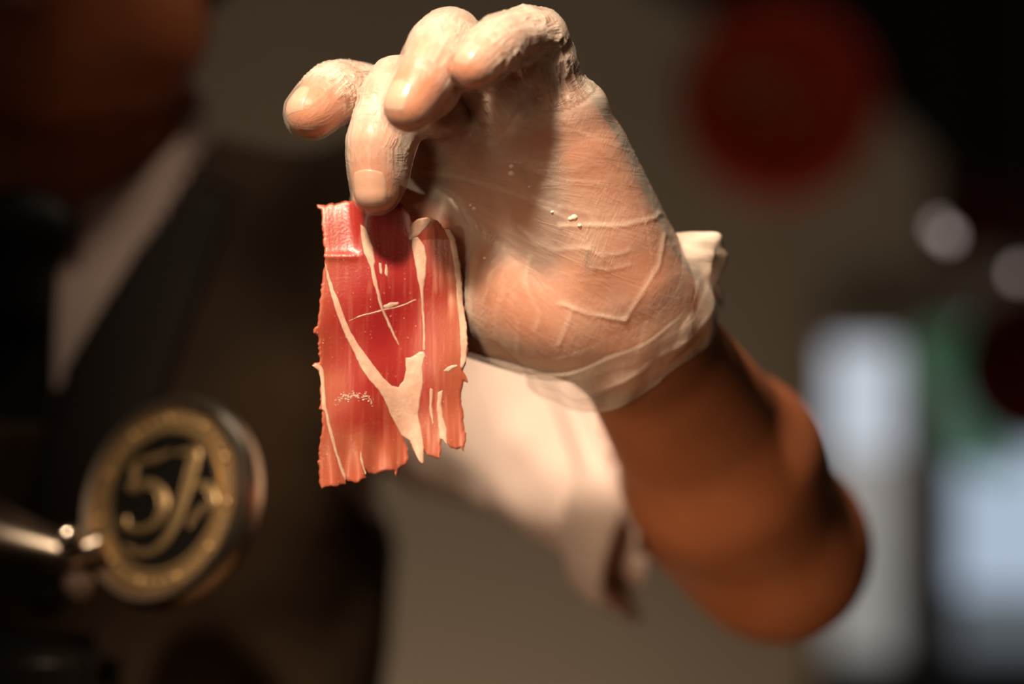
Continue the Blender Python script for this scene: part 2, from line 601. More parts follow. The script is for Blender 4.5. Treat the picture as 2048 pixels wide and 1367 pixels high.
window(1, 1655, 1790, [(690, 905, 'pane_cool'), (905, 1325, 'pane_grey')], 'narrow tall bright white window right behind the elbow')
window(2, 1868, 2140, [(655, 1180, 'pane_blue'), (1180, 1300, 'pane_dim')], 'pale blue glowing window at the lower right edge')
o = MB().box((P(1862, 0, YB - 0.1)[0], YB - 0.11, 1.177), (S(75, YB), 0.05, 0.208)).build('wooden_post', 'post', None, False)
o.location.z = 0; tag(o, 'brown wooden post between the two bright windows', 'post')
o = MB().box((P(1990, 0, YB - 0.28)[0], YB - 0.26, P(0, 1352, YB - 0.3)[2] / 2), (S(620, YB), 0.3, P(0, 1352, YB - 0.3)[2]), bev=0.008).build('low_cabinet', 'black', None)
tag(o, 'black low cabinet top below the bright windows at right', 'cabinet')

# black awning slanting down from the top
ya = 1.62
pts = [(1270, -60), (1440, 35), (1630, 125), (1790, 215), (1890, 320), (1950, 350), (2200, 365), (2200, -160)]
vs = [P(a, b, ya) for a, b in pts] + [P(a, b, ya) + np.array([0, 0.06, 0]) for a, b in pts]
n = len(pts)
fs = [tuple(range(n)), tuple(range(n, 2 * n))[::-1]] + [(i, i + n, (i + 1) % n + n, (i + 1) % n) for i in range(n)]
aw = MB().add(vs, fs).build('awning', 'black', None, False)
tag(aw, 'black awning with a slanting lower edge in the upper right corner', 'awning')
bn = MB().box((P(2020, 0, ya)[0], ya + 0.1, (P(0, 300, ya)[2] + P(0, 500, ya)[2]) / 2), (S(250, ya), 0.03, S(200, ya)), bev=0.006).build('valance', 'maroon', None)
tag(bn, 'dark maroon cloth valance hanging beneath the black awning', 'valance')


def red_sign(px, py, y, rpx, label, marks=True):
    c = P(px, py, y); r = S(rpx, y)
    e = empty('round_sign', c - np.array([0, 0, r]), label, 'sign', 'round red hanging signs')
    MB().lathe(c, [(r * 0.96, -0.012), (r, -0.006), (r, 0.006), (r * 0.96, 0.012)], axis=(0, -1, 0), seg=48).build('disc', 'red' if marks else 'red_dark', e)
    MB().tube([c + r * np.array([math.cos(a), 0, math.sin(a)]) for a in np.linspace(0, 2 * math.pi, 65)], 0.014, 12, cap=False).build('rim', 'red' if marks else 'red_dark', e)
    if marks:
        for (dx, dz, w, hh) in ((-0.30, 0.22, 0.62, 0.30), (0.02, -0.12, 0.14, 0.34), (-0.36, -0.10, 0.14, 0.20), (0.34, -0.02, 0.14, 0.24)):
            MB().box(c + np.array([dx * r, -0.014, dz * r]), (w * r, 0.006, hh * r), bev=0.002).build('mark', 'rose', e)
    MB().tube([c + np.array([0, 0, r * 1.02]), c + np.array([0, 0.02, 2.70 - c[2]])], 0.003, 8).build('cord', 'socket', e)


red_sign(1555, 205, 1.48, 172, 'round red sign with faint pale marks hanging below the black awning')
red_sign(2070, 735, 1.35, 122, 'dark red round sign cut by the right edge above the blue window', False)

# little lamps that blur into discs
for (px, py, y, lab) in ((1880, 455, 1.0, 'small pale lamp bulb, upper of the overlapping pair'), (1897, 472, 0.86, 'small pale lamp bulb, lower of the overlapping pair'),
                         (2036, 546, 0.95, 'small pale lamp bulb alone at the right edge')):
    c = P(px, py, y)
    e = empty('lamp_bulb', c - np.array([0, 0, 0.006]), lab, 'lamp', 'small hanging lamp bulbs')
    MB().sphere(c, (0.0042, 0.0042, 0.0052), 16, 10).build('bulb', 'bulb', e)
    MB().lathe(c + np.array([0, 0, 0.005]), [(0.003, 0), (0.004, 0.002), (0.004, 0.012), (0.0015, 0.016)], seg=16).build('socket', 'socket', e)
    MB().tube([c + np.array([0, 0, 0.02]), np.array([c[0], c[1], 2.72])], 0.0012, 6).build('wire', 'socket', e)

# hanging plant before the windows
yp = YB - 0.16
e = empty('hanging_plant', P(1920, 900, yp), 'bright green leafy plant hanging beside the red sign at right', 'plant')
random.seed(3)


def leaf(a, b, w, bend=0.02):
    a = np.array(a); b = np.array(b); t = b - a; ln = np.linalg.norm(t); t = t / ln
    u = np.cross(t, (0, -1.0, 0)); u /= np.linalg.norm(u)
    vs = []; fs = []; n = 10
    for i in range(n + 1):
        s = i / n
        ww = w * math.sin(math.pi * min(1, s * 0.97 + 0.03)) ** 0.7
        c = a + t * ln * s + np.array([0, -bend * math.sin(math.pi * s), 0])
        for k, q in enumerate((-1, -0.5, 0, 0.5, 1)):
            vs.append(c + u * ww * q + np.array([0, 0.35 * ww * abs(q), 0]))
    for i in range(n):
        for k in range(4):
            fs.append((i * 5 + k, i * 5 + k + 1, i * 5 + 6 + k, i * 5 + 5 + k))
    m = len(vs)
    vs2 = [v + np.array([0, 0.0012, 0]) for v in vs]
    return vs + vs2, fs + [tuple(q + m for q in f[::-1]) for f in fs]


for (x0, y0, x1, y1, w) in ((1900, 650, 1880, 790, 52), (1915, 655, 1925, 780, 44), (1880, 660, 1858, 760, 34), (1905, 770, 1930, 900, 40), (1915, 850, 1985, 935, 36),
                            (1950, 890, 2040, 935, 30), (1890, 800, 1905, 930, 26)):
    v, f = leaf(P(x0, y0, yp + random.uniform(-0.02, 0.02)), P(x1, y1, yp - 0.02), S(w * 1.45, yp))
    MB().add(v, f).build('leaf', 'leaf', e)
MB().tube([P(1905, 640, yp + 0.01), P(1900, 770, yp + 0.01), P(1930, 880, yp + 0.01), P(2000, 930, yp + 0.01)], 0.004, 8).build('stem', 'stem', e)
MB().tube([P(1905, 640, yp + 0.01), np.array([P(1905, 0, yp)[0], yp, 2.7])], 0.002, 6).build('cord', 'socket', e)

# ------------------------------------------------------------------ the person: skeleton in world metres
X0 = -0.255
HX, HY = -0.222, 0.345          # head axis
SH = P(835, 500, 0.355)         # left shoulder joint
EL = P(1545, 1085, 0.225)       # left elbow
WR = P(1275, 668, 0.045)        # left wrist
R_SH = np.array([2 * X0 - SH[0], 0.38, SH[2]])
R_EL = R_SH + np.array([-0.10, -0.06, -0.27])
R_WR = R_EL + np.array([0.10, -0.20, -0.11])

F = {
    'index': dict(j=[P(885, 330, 0.040), P(722, 192, 0.022), P(668, 186, 0.002), P(622, 226, -0.010)], r=[0.0115, 0.0112, 0.0110, 0.0100]),
    'middle': dict(j=[P(945, 275, 0.018), P(795, 175, -0.004), P(752, 288, -0.013), P(752, 379, -0.0125)], r=[0.0120, 0.0110, 0.0104, 0.0092]),
    'ring': dict(j=[P(1045, 250, 0.004), P(898, 82, -0.020), P(856, 150, -0.038), P(818, 212, -0.045)], r=[0.0118, 0.0114, 0.0110, 0.0100]),
    'pinky': dict(j=[P(1128, 235, -0.002), P(1076, 76, -0.020), P(1002, 86, -0.040), P(950, 132, -0.047)], r=[0.0112, 0.0104, 0.0097, 0.0088]),
}
TH = dict(j=[P(1125, 650, 0.034), P(935, 592, 0.030), P(848, 470, 0.024), P(752, 408, 0.0130)], r=[0.0185, 0.0208, 0.0140, 0.0098])
AX = (EL - WR) / np.linalg.norm(EL - WR)
E1 = np.array([0.90, 0.0, 0.43]); E1 -= AX * (E1 @ AX); E1 /= np.linalg.norm(E1)
E2 = np.cross(AX, E1)
PALM_N = np.array([-0.25, -0.95, 0.12]); PALM_N /= np.linalg.norm(PALM_N)


def spline(j, r, sub=3):
    """rounded centre line through the joints"""
    j = np.array(j); r = np.array(r, float); P_, R_ = [], []
    n = len(j)
    for i in range(n - 1):
        p0 = j[max(i - 1, 0)] if i else 2 * j[0] - j[1]; p1, p2 = j[i], j[i + 1]; p3 = j[i + 2] if i + 2 < n else 2 * j[-1] - j[-2]
        for k in range(sub):
            u = k / sub
            c = 0.5 * (2 * p1 + (p2 - p0) * u + (2 * p0 - 5 * p1 + 4 * p2 - p3) * u * u + (3 * p1 - p0 - 3 * p2 + p3) * u ** 3)
            l = p1 + (p2 - p1) * u
            P_.append(0.55 * c + 0.45 * l); R_.append(r[i] + (r[i + 1] - r[i]) * u - 0.0004 * math.sin(math.pi * u))
    P_.append(j[-1]); R_.append(r[-1])
    return P_, R_


for _c in list(F.values()) + [TH]:
    _c['s'] = spline(_c['j'], _c['r'])
    _c['c'] = np.mean(_c['s'][0], 0)
    _c['b'] = max(np.linalg.norm(q - _c['c']) for q in _c['s'][0]) + 0.019


def chain(p, ch, grow=0.0, k=0.0025):
    far = np.linalg.norm(p - ch['c'], axis=1) - ch['b'] - grow
    m = far < 0.012
    d = np.maximum(far, 0.012)
    if m.any():
        q = p[m]; c = None
        j, r = ch['s']
        for i in range(len(j) - 1):
            e_ = cone(q, j[i], j[i + 1], r[i] + grow, r[i + 1] + grow)
            c = e_ if c is None else smin(c, e_, k)
        d[m] = c
    return d


PC = P(1110, 450, 0.025); PR = 0.098


def palm_sdf(p, grow=0.0, k=0.014):
    far = np.linalg.norm(p - PC, axis=1) - PR
    m = far < 0.035
    d = np.maximum(far, 0.035)
    if m.any():
        d[m] = palm_raw(p[m], grow, k)
    return d


def palm_raw(p, grow=0.0, k=0.014):
    W = [P(1185, 660, 0.050), P(1215, 650, 0.046), P(1250, 635, 0.040), P(1282, 615, 0.034)]
    H = [F[n]['j'][0] for n in ('index', 'middle', 'ring', 'pinky')]
    rr = [(0.0155, 0.0125), (0.015, 0.013), (0.015, 0.013), (0.0155, 0.0125)]
    d = None
    for a, b, (ra, rb) in zip(W, H, rr):
        c = cone(p, a, b, ra + grow, rb + grow)
        d = c if d is None else smin(d, c, k)
    d = smin(d, cone(p, P(1262, 560, 0.022), P(1172, 320, 0.004), 0.0195 + grow, 0.0125 + grow), k)      # heel of the little finger side
    d = smin(d, cone(p, P(1120, 620, 0.030), P(975, 575, 0.027), 0.0215 + grow, 0.0190 + grow), k)       # ball of the thumb
    d = smin(d, cone(p, P(1165, 640, 0.042), WR, 0.020 + grow, 0.0265 + grow, flat=(E2, 0.80)), k)
    return d


AC = (WR + EL) / 2


def arm_sdf(p):
    far = np.linalg.norm(p - AC, axis=1) - 0.235
    m = far < 0.03
    d = np.maximum(far, 0.03)
    if m.any():
        d[m] = arm_raw(p[m])
    return d


def arm_raw(p):
    fa = P(1448, 940, 0.165)
    d = cone(p, WR, fa, 0.0290, 0.0430, flat=(E2, 0.78))
    d = smin(d, cone(p, fa, EL, 0.0430, 0.0420), 0.02)
    d = smin(d, cone(p, EL + np.array([0.004, 0.0, -0.006]), EL + (SH - EL) * 0.35, 0.0385, 0.046), 0.02)
    return d


def hand_sdf(p):
    pm = smin(palm_sdf(p), arm_sdf(p), 0.016)
    d = pm
    for n in F:
        c = chain(p, F[n])
        if n == 'middle':
            c = smin(c, ell(p, P(876, 222, -0.006), (0.0112, 0.012, 0.0102)), 0.006)      # flesh at the root of the bent finger
        d = np.minimum(d, smin(pm, c, 0.007))
    d = np.minimum(d, smin(pm, chain(p, TH, 0, 0.004), 0.012))
    return d


def head_sdf(p, grow=0.0):
    far = np.linalg.norm(p - np.array([HX, HY, 1.63]), axis=1) - 0.19
    m = far < 0.03
    d = np.maximum(far, 0.03)
    if m.any():
        d[m] = head_raw(p[m], grow)
    return d


def head_raw(p, grow=0.0):
    a = math.radians(17)
    c, s = math.cos(a), math.sin(a)
    q = p - np.array([HX, HY, 0.0])
    x = q[:, 0] * c - q[:, 1] * s * -1.0
    # face turned towards his right (the left of the picture)
    x = q[:, 0] * c - q[:, 1] * s
    y = q[:, 0] * s + q[:, 1] * c
    h = np.stack([x, y, q[:, 2]], 1)
    h[:, 2] -= 1.515
    ax = np.abs(h[:, 0])
    hs = h.copy(); hs[:, 0] = ax
    d = ell(h, (0, 0.022, 0.140), (0.077, 0.096, 0.093))
    d = smin(d, ell(h, (0, -0.020, 0.068), (0.064, 0.068, 0.070)), 0.03)
    d = smin(d, ell(h, (0, -0.052, 0.022), (0.028, 0.026, 0.022)), 0.03)
    d = smin(d, ell(hs, (0.040, -0.004, 0.040), (0.024, 0.040, 0.030)), 0.03)
    d = smin(d, cone(h, (0, -0.078, 0.118), (0, -0.098, 0.082), 0.008, 0.011), 0.012)
    d = smin(d, ell(hs, (0.012, -0.086, 0.078), (0.009, 0.011, 0.008)), 0.008)
    d = smin(d, ell(hs, (0.010, -0.080, 0.054), (0.020, 0.009, 0.0055)), 0.006)
    d = smin(d, ell(hs, (0.006, -0.078, 0.043), (0.018, 0.009, 0.006)), 0.006)
    d = smin(d, cone(hs, (0.012, -0.080, 0.127), (0.044, -0.070, 0.128), 0.007, 0.006), 0.012)
    d = np.maximum(d, -ell(hs, (0.031, -0.087, 0.112), (0.014, 0.012, 0.008)))
    d = smin(d, ell(hs, (0.031, -0.066, 0.112), (0.013, 0.013, 0.012)), 0.003)
    d = smin(d, ell(hs, (0.080, 0.020, 0.100), (0.008, 0.018, 0.032)), 0.008)
    return d - grow


def torso_sdf(p, grow=0.0):
    q = p - np.array([X0, 0.0, 0.0])
    hs = q.copy(); hs[:, 0] = np.abs(q[:, 0])
    d = ell(hs, (0, 0.415, 1.285), (0.178, 0.112, 0.205))
    d = smin(d, cone(hs, (0.030, 0.412, 1.440), (0.165, 0.385, 1.430), 0.052, 0.050), 0.07)
    d = smin(d, ell(hs, (0.075, 0.345, 1.345), (0.085, 0.050, 0.065)), 0.05)
    d = smin(d, ell(hs, (0, 0.415, 1.08), (0.158, 0.105, 0.17)), 0.08)
    d = smin(d, ell(hs, (0, 0.415, 0.93), (0.172, 0.112, 0.12)), 0.06)
    return d - grow


def legs_sdf(p, grow=0.0):
    q = p - np.array([X0, 0.0, 0.0])
    hs = q.copy(); hs[:, 0] = np.abs(q[:, 0])
    d = cone(hs, (0.09, 0.415, 0.90), (0.10, 0.41, 0.50), 0.085, 0.058)
    d = smin(d, cone(hs, (0.10, 0.41, 0.50), (0.105, 0.425, 0.09), 0.056, 0.038), 0.02)
    d = smin(d, cone(hs, (0.105, 0.425, 0.052), (0.115, 0.27, 0.038), 0.040, 0.034), 0.02)
    return d - grow


def rarm_sdf(p, grow=0.0):
    d = cone(p, R_SH, R_EL, 0.050, 0.040)
    d = smin(d, cone(p, R_EL, R_WR, 0.040, 0.028), 0.02)
    t = (R_WR - R_EL) / np.linalg.norm(R_WR - R_EL)
    side = np.array([0.35, 0.2, -0.9])
    d = smin(d, cone(p, R_WR, R_WR + t * 0.085, 0.026, 0.028, flat=(side, 0.5)), 0.015)
    for k in range(4):
        a = R_WR + t * 0.085 + np.array([0.0, 0.028, 0.010]) * (k - 1.5) * 0.7
        ln = (0.055, 0.065, 0.062, 0.048)[k]
        b = a + t * ln * 0.6 + np.array([0, 0, -0.004])
        d = np.minimum(d, smin(cone(p, a, b, 0.010, 0.009), cone(p, b, b + t * ln * 0.5 + np.array([0.004, 0, -0.02]), 0.009, 0.0075), 0.004))
    a = R_WR + t * 0.03 + np.array([0.0, -0.03, 0.0])
    d = smin(d, smin(cone(p, a, a + t * 0.035 + np.array([0, -0.02, 0]), 0.012, 0.010), cone(p, a + t * 0.035 + np.array([0, -0.02, 0]), a + t * 0.065 + np.array([0, -0.022, -0.008]), 0.010, 0.008), 0.005), 0.008)
    return d - grow


def body_sdf(p):
    d = torso_sdf(p)
    d = smin(d, cone(p, (X0 + 0.004, 0.410, 1.42), (HX - 0.006, 0.372, 1.56), 0.060, 0.056), 0.03)
    d = smin(d, head_sdf(p), 0.015)
    d = smin(d, legs_sdf(p), 0.03)
    d = smin(d, cone(p, SH, EL, 0.052, 0.043), 0.03)
    d = smin(d, rarm_sdf(p), 0.03)
    return d


person = empty('person', (X0, 0.40, 0.0), 'man in white shirt, black tie and dark brown vest holding up a slice of ham', 'person')

# body: fine hand and forearm, coarser rest, bridged inside the sleeve into one surface
cut_c = EL + (SH - EL) * 0.30
cut_n = (SH - EL) / np.linalg.norm(SH - EL)
hv, hq = surface(hand_sdf, (-0.10, -0.075, 1.235), (0.185, 0.30, 1.545), 0.0013)
side = (hv - cut_c) @ cut_n
near_ax = np.linalg.norm(np.cross(hv - EL, cut_n), axis=1) < 0.075
hv, hq, _ = cull(hv, hq, ~((side > 0.0) & near_ax & (hv[:, 1] > 0.17)))
bv, bq = surface(body_sdf, (-0.62, 0.10, -0.01), (0.20, 0.56, 1.80), 0.007, project=2)
side = (bv - cut_c) @ cut_n
far = np.linalg.norm(bv - EL, axis=1)
beyond = (side < 0.012) & (np.linalg.norm(np.cross(bv - EL, cut_n), axis=1) < 0.12) & (bv[:, 0] > SH[0])
bv, bq, _ = cull(bv, bq, ~beyond)
allv = np.concatenate([hv, bv]); allq = [tuple(q) for q in hq] + [tuple(q + len(hv)) for q in bq]
body = new_obj('body', allv, allq, M['skin'])
bm = bmesh.new(); bm.from_mesh(body.data)
edges = [e_ for e_ in bm.edges if e_.is_boundary and np.linalg.norm(np.array(e_.verts[0].co) - cut_c) < 0.11]
try:
    bmesh.ops.bridge_loops(bm, edges=edges)
except Exception as ex:
    print('bridge failed', ex)
bmesh.ops.recalc_face_normals(bm, faces=bm.faces)
for f in bm.faces: f.smooth = True
bm.to_mesh(body.data); bm.free()
put(body, person)

# finger nails: plates laid on the skin
def nail(tip, back, normal, ln, wd, shift):
    t = tip - back; t = t / np.linalg.norm(t)
    n = normal - t * (normal @ t); n = n / np.linalg.norm(n)
    s = np.cross(t, n)
    U, W_ = 13, 15
    pts = []
    for i in range(W_):
        v = i / (W_ - 1) * 2 - 1
        for k in range(U):
            u = k / (U - 1) * 2 - 1
            # square -> rounded plate
            uu = u * math.sqrt(max(0, 1 - 0.32 * v * v)); vv = v * math.sqrt(max(0, 1 - 0.32 * u * u))
            pts.append(tip + t * (shift + vv * ln / 2) + s * uu * wd / 2 + n * 0.014)
    pts = np.array(pts)
    for _ in range(30):
        pts = pts - n * hand_sdf(pts)[:, None] * 0.8
    top = pts + n * 0.00025
    bot = pts - n * 0.0004
    vs = list(top) + list(bot); m = len(top); fs = []
    for i in range(W_ - 1):
        for k in range(U - 1):
            a = i * U + k
            fs.append((a, a + 1, a + U + 1, a + U)); fs.append((a + m, a + U + m, a + U + 1 + m, a + 1 + m))
    per = [k for k in range(U)] + [i * U + U - 1 for i in range(1, W_)] + [(W_ - 1) * U + k for k in range(U - 2, -1, -1)] + [i * U for i in range(W_ - 2, 0, -1)]
    for a, b in zip(per, per[1:] + per[:1]):
        fs.append((a, a + m, b + m, b))
    return new_obj('fingernail', vs, fs, M['nail'], body)


nail(F['middle']['j'][3], F['middle']['j'][2], np.array([-0.30, -0.95, 0.1]), 0.0145, 0.0140, -0.0005)
nail(F['index']['j'][3], F['index']['j'][2], np.array([-0.70, -0.55, 0.55]), 0.0115, 0.0120, 0.003)
nail(F['ring']['j'][3], F['ring']['j'][2], np.array([-0.55, -0.75, 0.35]), 0.0120, 0.0120, 0.002)
nail(F['pinky']['j'][3], F['pinky']['j'][2], np.array([-0.30, -0.70, 0.70]), 0.0095, 0.0090, 0.002)

# face pieces
def face_pt(x, y, z):
    a = math.radians(17); c, s = math.cos(a), math.sin(a)
    return np.array([HX + x * c + y * s, HY - x * s + y * c, 1.515 + z])


for s in (-1, 1):
    eo = MB().sphere(face_pt(0.031 * s, -0.068, 0.112), 0.0118, 20, 14).build('eye', 'eye', body)
    MB().sphere(face_pt(0.031 * s, -0.0765, 0.112), (0.0052, 0.0042, 0.0052), 14, 10).build('iris', 'iris', eo)
    MB().tube([face_pt(s * 0.012, -0.088, 0.131), face_pt(s * 0.030, -0.084, 0.136), face_pt(s * 0.048, -0.068, 0.132)], [0.003, 0.0035, 0.0015], 10).build('eyebrow', 'hair', body)
MB().tube([face_pt(-0.026, -0.080, 0.048), face_pt(-0.010, -0.0905, 0.049), face_pt(0, -0.0905, 0.0485), face_pt(0.010, -0.0905, 0.049), face_pt(0.026, -0.080, 0.048)],
          [0.001, 0.0045, 0.005, 0.0045, 0.001], 12).build('lips', 'lip', body)


def hair_sdf(p):
    d = head_sdf(p, 0.009)
    c = face_pt(0, -0.11, 0.115)
    d = np.maximum(d, -ell(p, c, (0.088, 0.095, 0.085)))
    return np.maximum(d, 1.585 - p[:, 2] + 0.4 * (HY + 0.02 - p[:, 1]))


v, q = surface(hair_sdf, (HX - 0.14, HY - 0.14, 1.50), (HX + 0.14, HY + 0.16, 1.80), 0.005)
new_obj('hair', v, q, M['hair'], person)

# ------------------------------------------------------------------ clothes
sl_cut = np.array([0.957, 0.08, 0.29]); sl_cut /= np.linalg.norm(sl_cut)
sl_end = SH + (EL - SH) * (((P(1305, 1120, 0.24) - SH) @ sl_cut) / ((EL - SH) @ sl_cut))
sl_a = SH + np.array([0.0, 0.0, -0.004])
sl_ax = (sl_end - sl_a) / np.linalg.norm(sl_end - sl_a)
low = np.array([-0.02, 0.0, -0.012])


def shirt_sdf(p):
    d = torso_sdf(p, 0.007)
    a = cone(p, sl_a, sl_a + (sl_end - sl_a) * 0.5 + low, 0.060, 0.066)
    b = cone(p, sl_a + (sl_end - sl_a) * 0.5 + low, sl_end + low * 0.6 + sl_ax * 0.05, 0.066, 0.058)
    sl = smin(a, b, 0.02)
    t = (p - sl_a) @ sl_ax
    w = np.clip(t / 0.10, 0, 1)
    # soft drag folds in the sleeve
    pr = np.stack([t * 26, (p @ np.array([0.3, 0.9, 0.2])) * 9, (p @ np.array([0.5, -0.2, 0.8])) * 9], 1)
    sl = sl - 0.0075 * vnoise(pr, 1.0) * w - 0.003 * vnoise(p, 45) * w
    sl = np.maximum(np.maximum(sl, (p - sl_end) @ sl_cut), (p - sl_end) @ sl_ax - 0.092)
    d = smin(d, sl, 0.03)
    r = np.maximum(cone(p, R_SH, R_EL, 0.060, 0.058), 0)
    r = smin(cone(p, R_SH, R_EL, 0.060, 0.055), cone(p, R_EL, R_EL + (R_WR - R_EL) * 0.2, 0.055, 0.05), 0.02)
    d = smin(d, r, 0.03)
    return d


v, q = surface(shirt_sdf, (-0.64, 0.10, 0.93), (0.16, 0.56, 1.53), 0.0042)
inner = ((v - sl_end) @ sl_cut > -0.004) & (np.linalg.norm(np.cross(v - sl_end, sl_ax), axis=1) < 0.10)
neckhole = (np.linalg.norm((v - np.array([X0 + 0.002, 0.402, 0]))[:, :2], axis=1) < 0.058) & (v[:, 2] > 1.42)
v, q, _ = cull(v, q, ~(inner | neckhole | (v[:, 2] < 0.945)))
shirt = new_obj('shirt', v, q, M['shirt'], person)
# rolled hem of the sleeve
side1 = np.cross(sl_ax, (0, 0, 1.0)); side1 /= np.linalg.norm(side1); side2 = np.cross(sl_ax, side1)
hm = MB()
ring_n = 72
vs = []; fs = []
prof = [(0.000, 0.0630), (0.006, 0.0675), (0.022, 0.0690), (0.030, 0.0660), (0.031, 0.0620), (0.026, 0.0590), (0.004, 0.0560)]
cen = sl_end + low * 0.6
for k in range(ring_n):
    a = 2 * math.pi * k / ring_n
    for (s, r) in prof:
        rr = r + 0.0022 * math.sin(3 * a + 1.0) + 0.0012 * math.sin(7 * a + s * 90)
        dv = rr * (math.cos(a) * side1 + math.sin(a) * side2)
        vs.append(cen + sl_ax * (s - 0.026 + min(0.088, -(dv @ sl_cut) / (sl_ax @ sl_cut))) + dv)
m_ = len(prof)
for k in range(ring_n):
    for i in range(m_):
        a0, a1 = k * m_ + i, k * m_ + (i + 1) % m_
        b0, b1 = ((k + 1) % ring_n) * m_ + i, ((k + 1) % ring_n) * m_ + (i + 1) % m_
        fs.append((a0, b0, b1, a1))
new_obj('sleeve_hem', vs, fs, M['shirt'], shirt)


# collar: standing band with two leaves folded over
def collar():
    vs = []; fs = []
    n = 64; rows = 7
    cx, cy = X0 + 0.004, 0.398
    for i in range(n + 1):
        a = math.radians(-158) + math.radians(316) * i / n       # 0 = back, +-158 = front opening
        back = math.cos(a)
        r_in = 0.067
        zt = 1.532 + 0.066 * min(0.0, back) + 0.014 * max(0.0, back)
        for k in range(rows):
            t = k / (rows - 1)
            front = max(0.0, -back)
            drop = 0.050 + 0.070 * front ** 2.0
            r = r_in + 0.006 + t * (0.010 + 0.030 * front ** 2)
            z = zt - t * drop
            ln_ = min(1.0, max(0.0, (z - 1.43) / 0.11))
            vs.append((cx + 0.018 * ln_ + r * math.sin(a), cy - 0.020 * ln_ + r * back * 1.0, z))
    for i in range(n):
        for k in range(rows - 1):
            a = i * rows + k
            fs.append((a, a + 1, a + rows + 1, a + rows))
    m = len(vs)
    vin = [(cx + 0.010 + (x - cx - 0.010) * 0.965, cy - 0.012 + (y - cy + 0.012) * 0.965, z - 0.001) for x, y, z in vs]
    fin = [tuple(q + m for q in f[::-1]) for f in fs]
    rim = []
    for i in range(n):
        for k in (0, rows - 1):
            a = i * rows + k; rim.append((a, a + rows, a + rows + m, a + m))
    return vs + vin, fs + fin + rim


v, f = collar()
new_obj('collar', v, f, M['shirt'], shirt)


# vest
def vest_sdf(p):
    sh = smin(cone(p, sl_a, sl_a + (sl_end - sl_a) * 0.5 + low, 0.060, 0.066), cone(p, R_SH, R_EL, 0.060, 0.055), 0.01) - 0.007
    return smin(torso_sdf(p, 0.015), sh, 0.035) - 0.0015 * vnoise(p, 30)


v, q = surface(vest_sdf, (-0.48, 0.20, 0.93), (0.02, 0.58, 1.52), 0.0045)
xs = v[:, 0]; zz = v[:, 2]
s_ = (zz - 1.285) / (1.505 - 1.285)
vx_r = np.where(zz > 1.36, -0.236 + (zz - 1.36) * 0.52, -0.236)
vx_l = np.where(zz > 1.36, -0.285 - (zz - 1.36) * 0.52, -0.285)
vee = (v[:, 1] < 0.42) & (zz > 1.36) & (xs < vx_r) & (xs > vx_l)
vee |= (np.linalg.norm((v - np.array([X0 + 0.002, 0.405, 0]))[:, :2], axis=1) < 0.080) & (zz > 1.44)
ahx = np.where(zz > 1.33, 0.172 + np.clip((zz - 1.40) * 0.3, 0, 0.03), 0.172 + (1.33 - zz) * 0.6)
arm = (np.abs(xs - X0) > ahx) & (zz > 1.27)
v, q, _ = cull(v, q, ~(vee | arm | (zz < 0.95)))
vest = new_obj('vest', v, q, M['vest'], person)
md = vest.modifiers.new('thickness', 'SOLIDIFY'); md.thickness = 0.003; md.offset = -1


def lay_strip(fn, line, width, thick, name, m, parent, y0=0.20, n=60):
    """a strip of cloth laid on the front of a body surface; line = [(x, z, w)]"""
    L = np.array(line, float)
    t = np.linspace(0, len(L) - 1, n)
    xz = np.stack([np.interp(t, np.arange(len(L)), L[:, k]) for k in range(3)], 1)
    pts = []
    W_ = 9
    for i in range(n):
        d = xz[min(i + 1, n - 1), :2] - xz[max(i - 1, 0), :2]; d = d / np.linalg.norm(d)
        s = np.array([-d[1], d[0]])
        for k in range(W_):
            u = k / (W_ - 1) - 0.5
            q = xz[i, :2] + s * u * xz[i, 2]
            pts.append((q[0], y0, q[1]))
    pts = np.array(pts)
    for _ in range(60):
        d = fn(pts)
        pts[:, 1] += np.clip(d, -0.02, 0.02) * 0.8
    top = pts.copy(); bot = pts.copy()
    top[:, 1] -= thick; bot[:, 1] += 0.002
    vs = list(top) + list(bot); mm = len(top); fs = []
    for i in range(n - 1):
        for k in range(W_ - 1):
            a = i * W_ + k
            fs.append((a, a + 1, a + W_ + 1, a + W_)); fs.append((a + mm, a + W_ + mm, a + W_ + 1 + mm, a + 1 + mm))
        for a in (i * W_, i * W_ + W_ - 1):
            fs.append((a, a + W_, a + W_ + mm, a + mm))
    for i in (0, n - 1):
        for k in range(W_ - 1):
            a = i * W_ + k; fs.append((a, a + 1, a + 1 + mm, a + mm))
    return new_obj(name, vs, fs, m, parent)


vs_fn = lambda p: torso_sdf(p, 0.0155)
lay_strip(vs_fn, [(-0.150, 1.480, 0.022), (-0.172, 1.435, 0.040), (-0.196, 1.38, 0.050), (-0.214, 1.32, 0.045), (-0.235, 1.27, 0.012)], 0, 0.004, 'lapel', M['lapel'], vest)
lay_strip(vs_fn, [(-0.365, 1.480, 0.022), (-0.345, 1.435, 0.040), (-0.318, 1.38, 0.050), (-0.298, 1.32, 0.045), (-0.262, 1.27, 0.012)], 0, 0.004, 'lapel', M['lapel'], vest)
for zz_ in (1.25, 1.17, 1.09, 1.01):
    p0 = np.array([[-0.262, 0.2, zz_]])
    for _ in range(60): p0[:, 1] += np.clip(vs_fn(p0), -0.02, 0.02) * 0.8
    MB().lathe(p0[0] + np.array([0, 0.001, 0]), [(0.008, 0), (0.0085, 0.003), (0.006, 0.0045), (0.003, 0.0040)], axis=(0, -1, 0), seg=24).build('button', 'lapel', vest)

